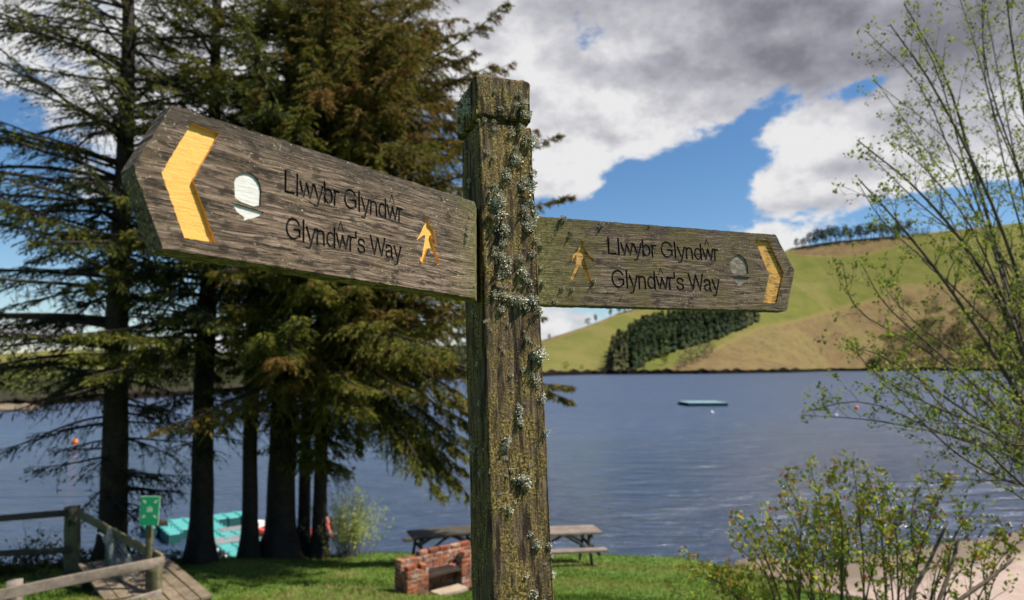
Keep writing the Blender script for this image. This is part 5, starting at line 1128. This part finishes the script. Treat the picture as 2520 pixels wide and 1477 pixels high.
for (x0, y0, x1, y1) in ((1700, 1180, 1990, 600), (1920, 1180, 2070, 700), (2070, 1149, 2460, 850)):
    a0, a1 = P(*c4(x0, y0), 3.5), P(*c4(x1, y1), 3.6); low = a0 + (a0 - a1) * 1.1; low[2] = max(low[2], gz(low[0], low[1])); wood.tube(smoothpath([low - base, a0 - base, lerp(a0, a1, .5) + np.array([.01, 0, 0]) - base, a1 - base], 14), [.010] * 8 + [.008] * 5 + [.004], 6, .0)
link('stems', wood.mesh('stems', True), ro, M_TWIG); link('leaves', lf.mesh('leaves'), ro, M_ROSE)
# pale willow shrub
r_ = np.random.default_rng(35); wood, lf = Acc(), Acc(); base = on_ground(872, 18.6); wi = empty('willow_shrub', base); tagit(wi, 'pale yellow-green willow shrub with upright wands between trees and barbecue', 'shrub')
for k in range(120):
    b0 = np.array([r_.normal(0, .28), r_.normal(0, .22), -.1]); a_ = r_.normal(0, .30); l = r_.uniform(1.0, 2.1) * (1 - .3 * abs(a_)); d = unit([math.sin(a_) + b0[0] * .3, r_.normal(0, .2), 1]); s_ = np.linspace(0, 1, 8)[:, None]
    pts = b0 + d * l * s_ + np.cumsum(r_.normal(0, .008, (8, 3)), 0); wood.tube(pts, .008 * (1 - s_[:, 0] * .8), 3, .4, False)
    for q in range(3, 8):
        leaves(lf, pts[q], 9, .05, .75, r_, .8)
link('wands', wood.mesh('wands'), wi, M_TWIGP); link('leaves', lf.mesh('leaves'), wi, M_WILLOW)
# bare twiggy shrub behind the far fence
r_ = np.random.default_rng(36); wood, lf = Acc(), Acc(); base = on_ground(110, 15.2); bs = empty('bare_shrub', base); tagit(bs, 'small leafless twiggy shrub standing on the bank behind the far rail', 'shrub')
for (x, y) in ((55, 1270), (100, 1285), (40, 1325), (130, 1300), (90, 1330)):
    shoot(wood, lf, smoothpath([(r_.normal(0, .05), 0, -.1), lerp(np.zeros(3), P(x, y, 15.2) - base, .5) + np.array([.1, 0, 0]), P(x, y, 15.2) - base], 10), .012, r_, 2, .35, .2, .02, 1, .2, leafy=.1)
link('branches', wood.mesh('branches'), bs, M_TWIG); link('buds', lf.mesh('buds'), bs, M_FARLEAF)
# undergrowth on the bank
a = Acc()
for k in range(90):
    px = r_.uniform(-60, 480); Y_ = interp(px, [-60, 480], [14.4, 16.9]) + r_.normal(0, .5); p_ = on_ground(px, Y_); h = r_.uniform(.12, .38) * (1.5 if 90 < px < 200 else .8)
    puff(a, p_ + np.array([0, 0, h * .6]), (h * 1.1, h, h), 60, .035, 5000 + k, .25)
tagit(link('undergrowth', a.mesh('undergrowth'), None, M_FARLEAF), 'dark leafy weeds along the shaded bank behind the fences', 'weeds', kind='stuff')
# grass blades over the visible lawn
r_ = np.random.default_rng(37); N = 150000; Yg = 9.2 + 10.6 * r_.random(N) ** 1.15; Xg = r_.uniform(-.80, .55, N) * Yg; Zg, Tg = ground_z(Xg, Yg); ok = (Tg < .35 + .2 * r_.random(N)) & ~((Xg > -8.4) & (Xg < -5) & (np.abs((Yg - 11.8) + (Xg + 5.0) * 1.13 + .5) < .95))
Xg, Yg, Zg = Xg[ok], Yg[ok], Zg[ok]; n = len(Xg); h = r_.uniform(.02, .06, n) * (1 + .8 * (r_.random(n) < .04)); th = r_.uniform(0, 6.283, n); wd = r_.uniform(.008, .016, n)
b0 = np.stack([Xg, Yg, Zg - .01], 1); sv = np.stack([np.cos(th), np.sin(th), 0 * th], 1) * wd[:, None]; tip = b0 + np.stack([r_.normal(0, .022, n), r_.normal(0, .022, n), h], 1)
V_ = np.stack([b0 - sv, b0 + sv, tip], 1).reshape(-1, 3); patch = np.array([mnoise.noise(Vector((x * .55, y * .55, 0))) for x, y in zip(Xg, Yg)]); c = np.clip(.46 + .62 * patch + r_.normal(0, .12, n), 0, 1); c = np.where((np.hypot((Xg - 1.3) / 2.4, (Yg - 16.4) / .8) < 1 + .3 * r_.normal(0, 1, n)) & (r_.random(n) < .5), .95, c); c = np.where((np.hypot((Xg + 3.0) / 1.6, (Yg - 12.4) / .9) < 1 + .3 * r_.normal(0, 1, n)) & (r_.random(n) < .5), .93, c)
M_GRASS = material('grass_blades', m_leaf([(0.05, (0.03, 0.06, 0.006)), (0.4, (0.068, 0.12, 0.011)), (0.65, (0.14, 0.175, 0.022)), (0.8, (0.20, 0.20, 0.05)), (0.95, (0.26, 0.19, 0.08))], 0.3))
tagit(link('grass', np_mesh('grass', V_, [np.arange(3 * n).reshape(-1, 3)], False, np.repeat(c, 3)), None, M_GRASS), 'short green lawn grass', 'grass', kind='stuff')
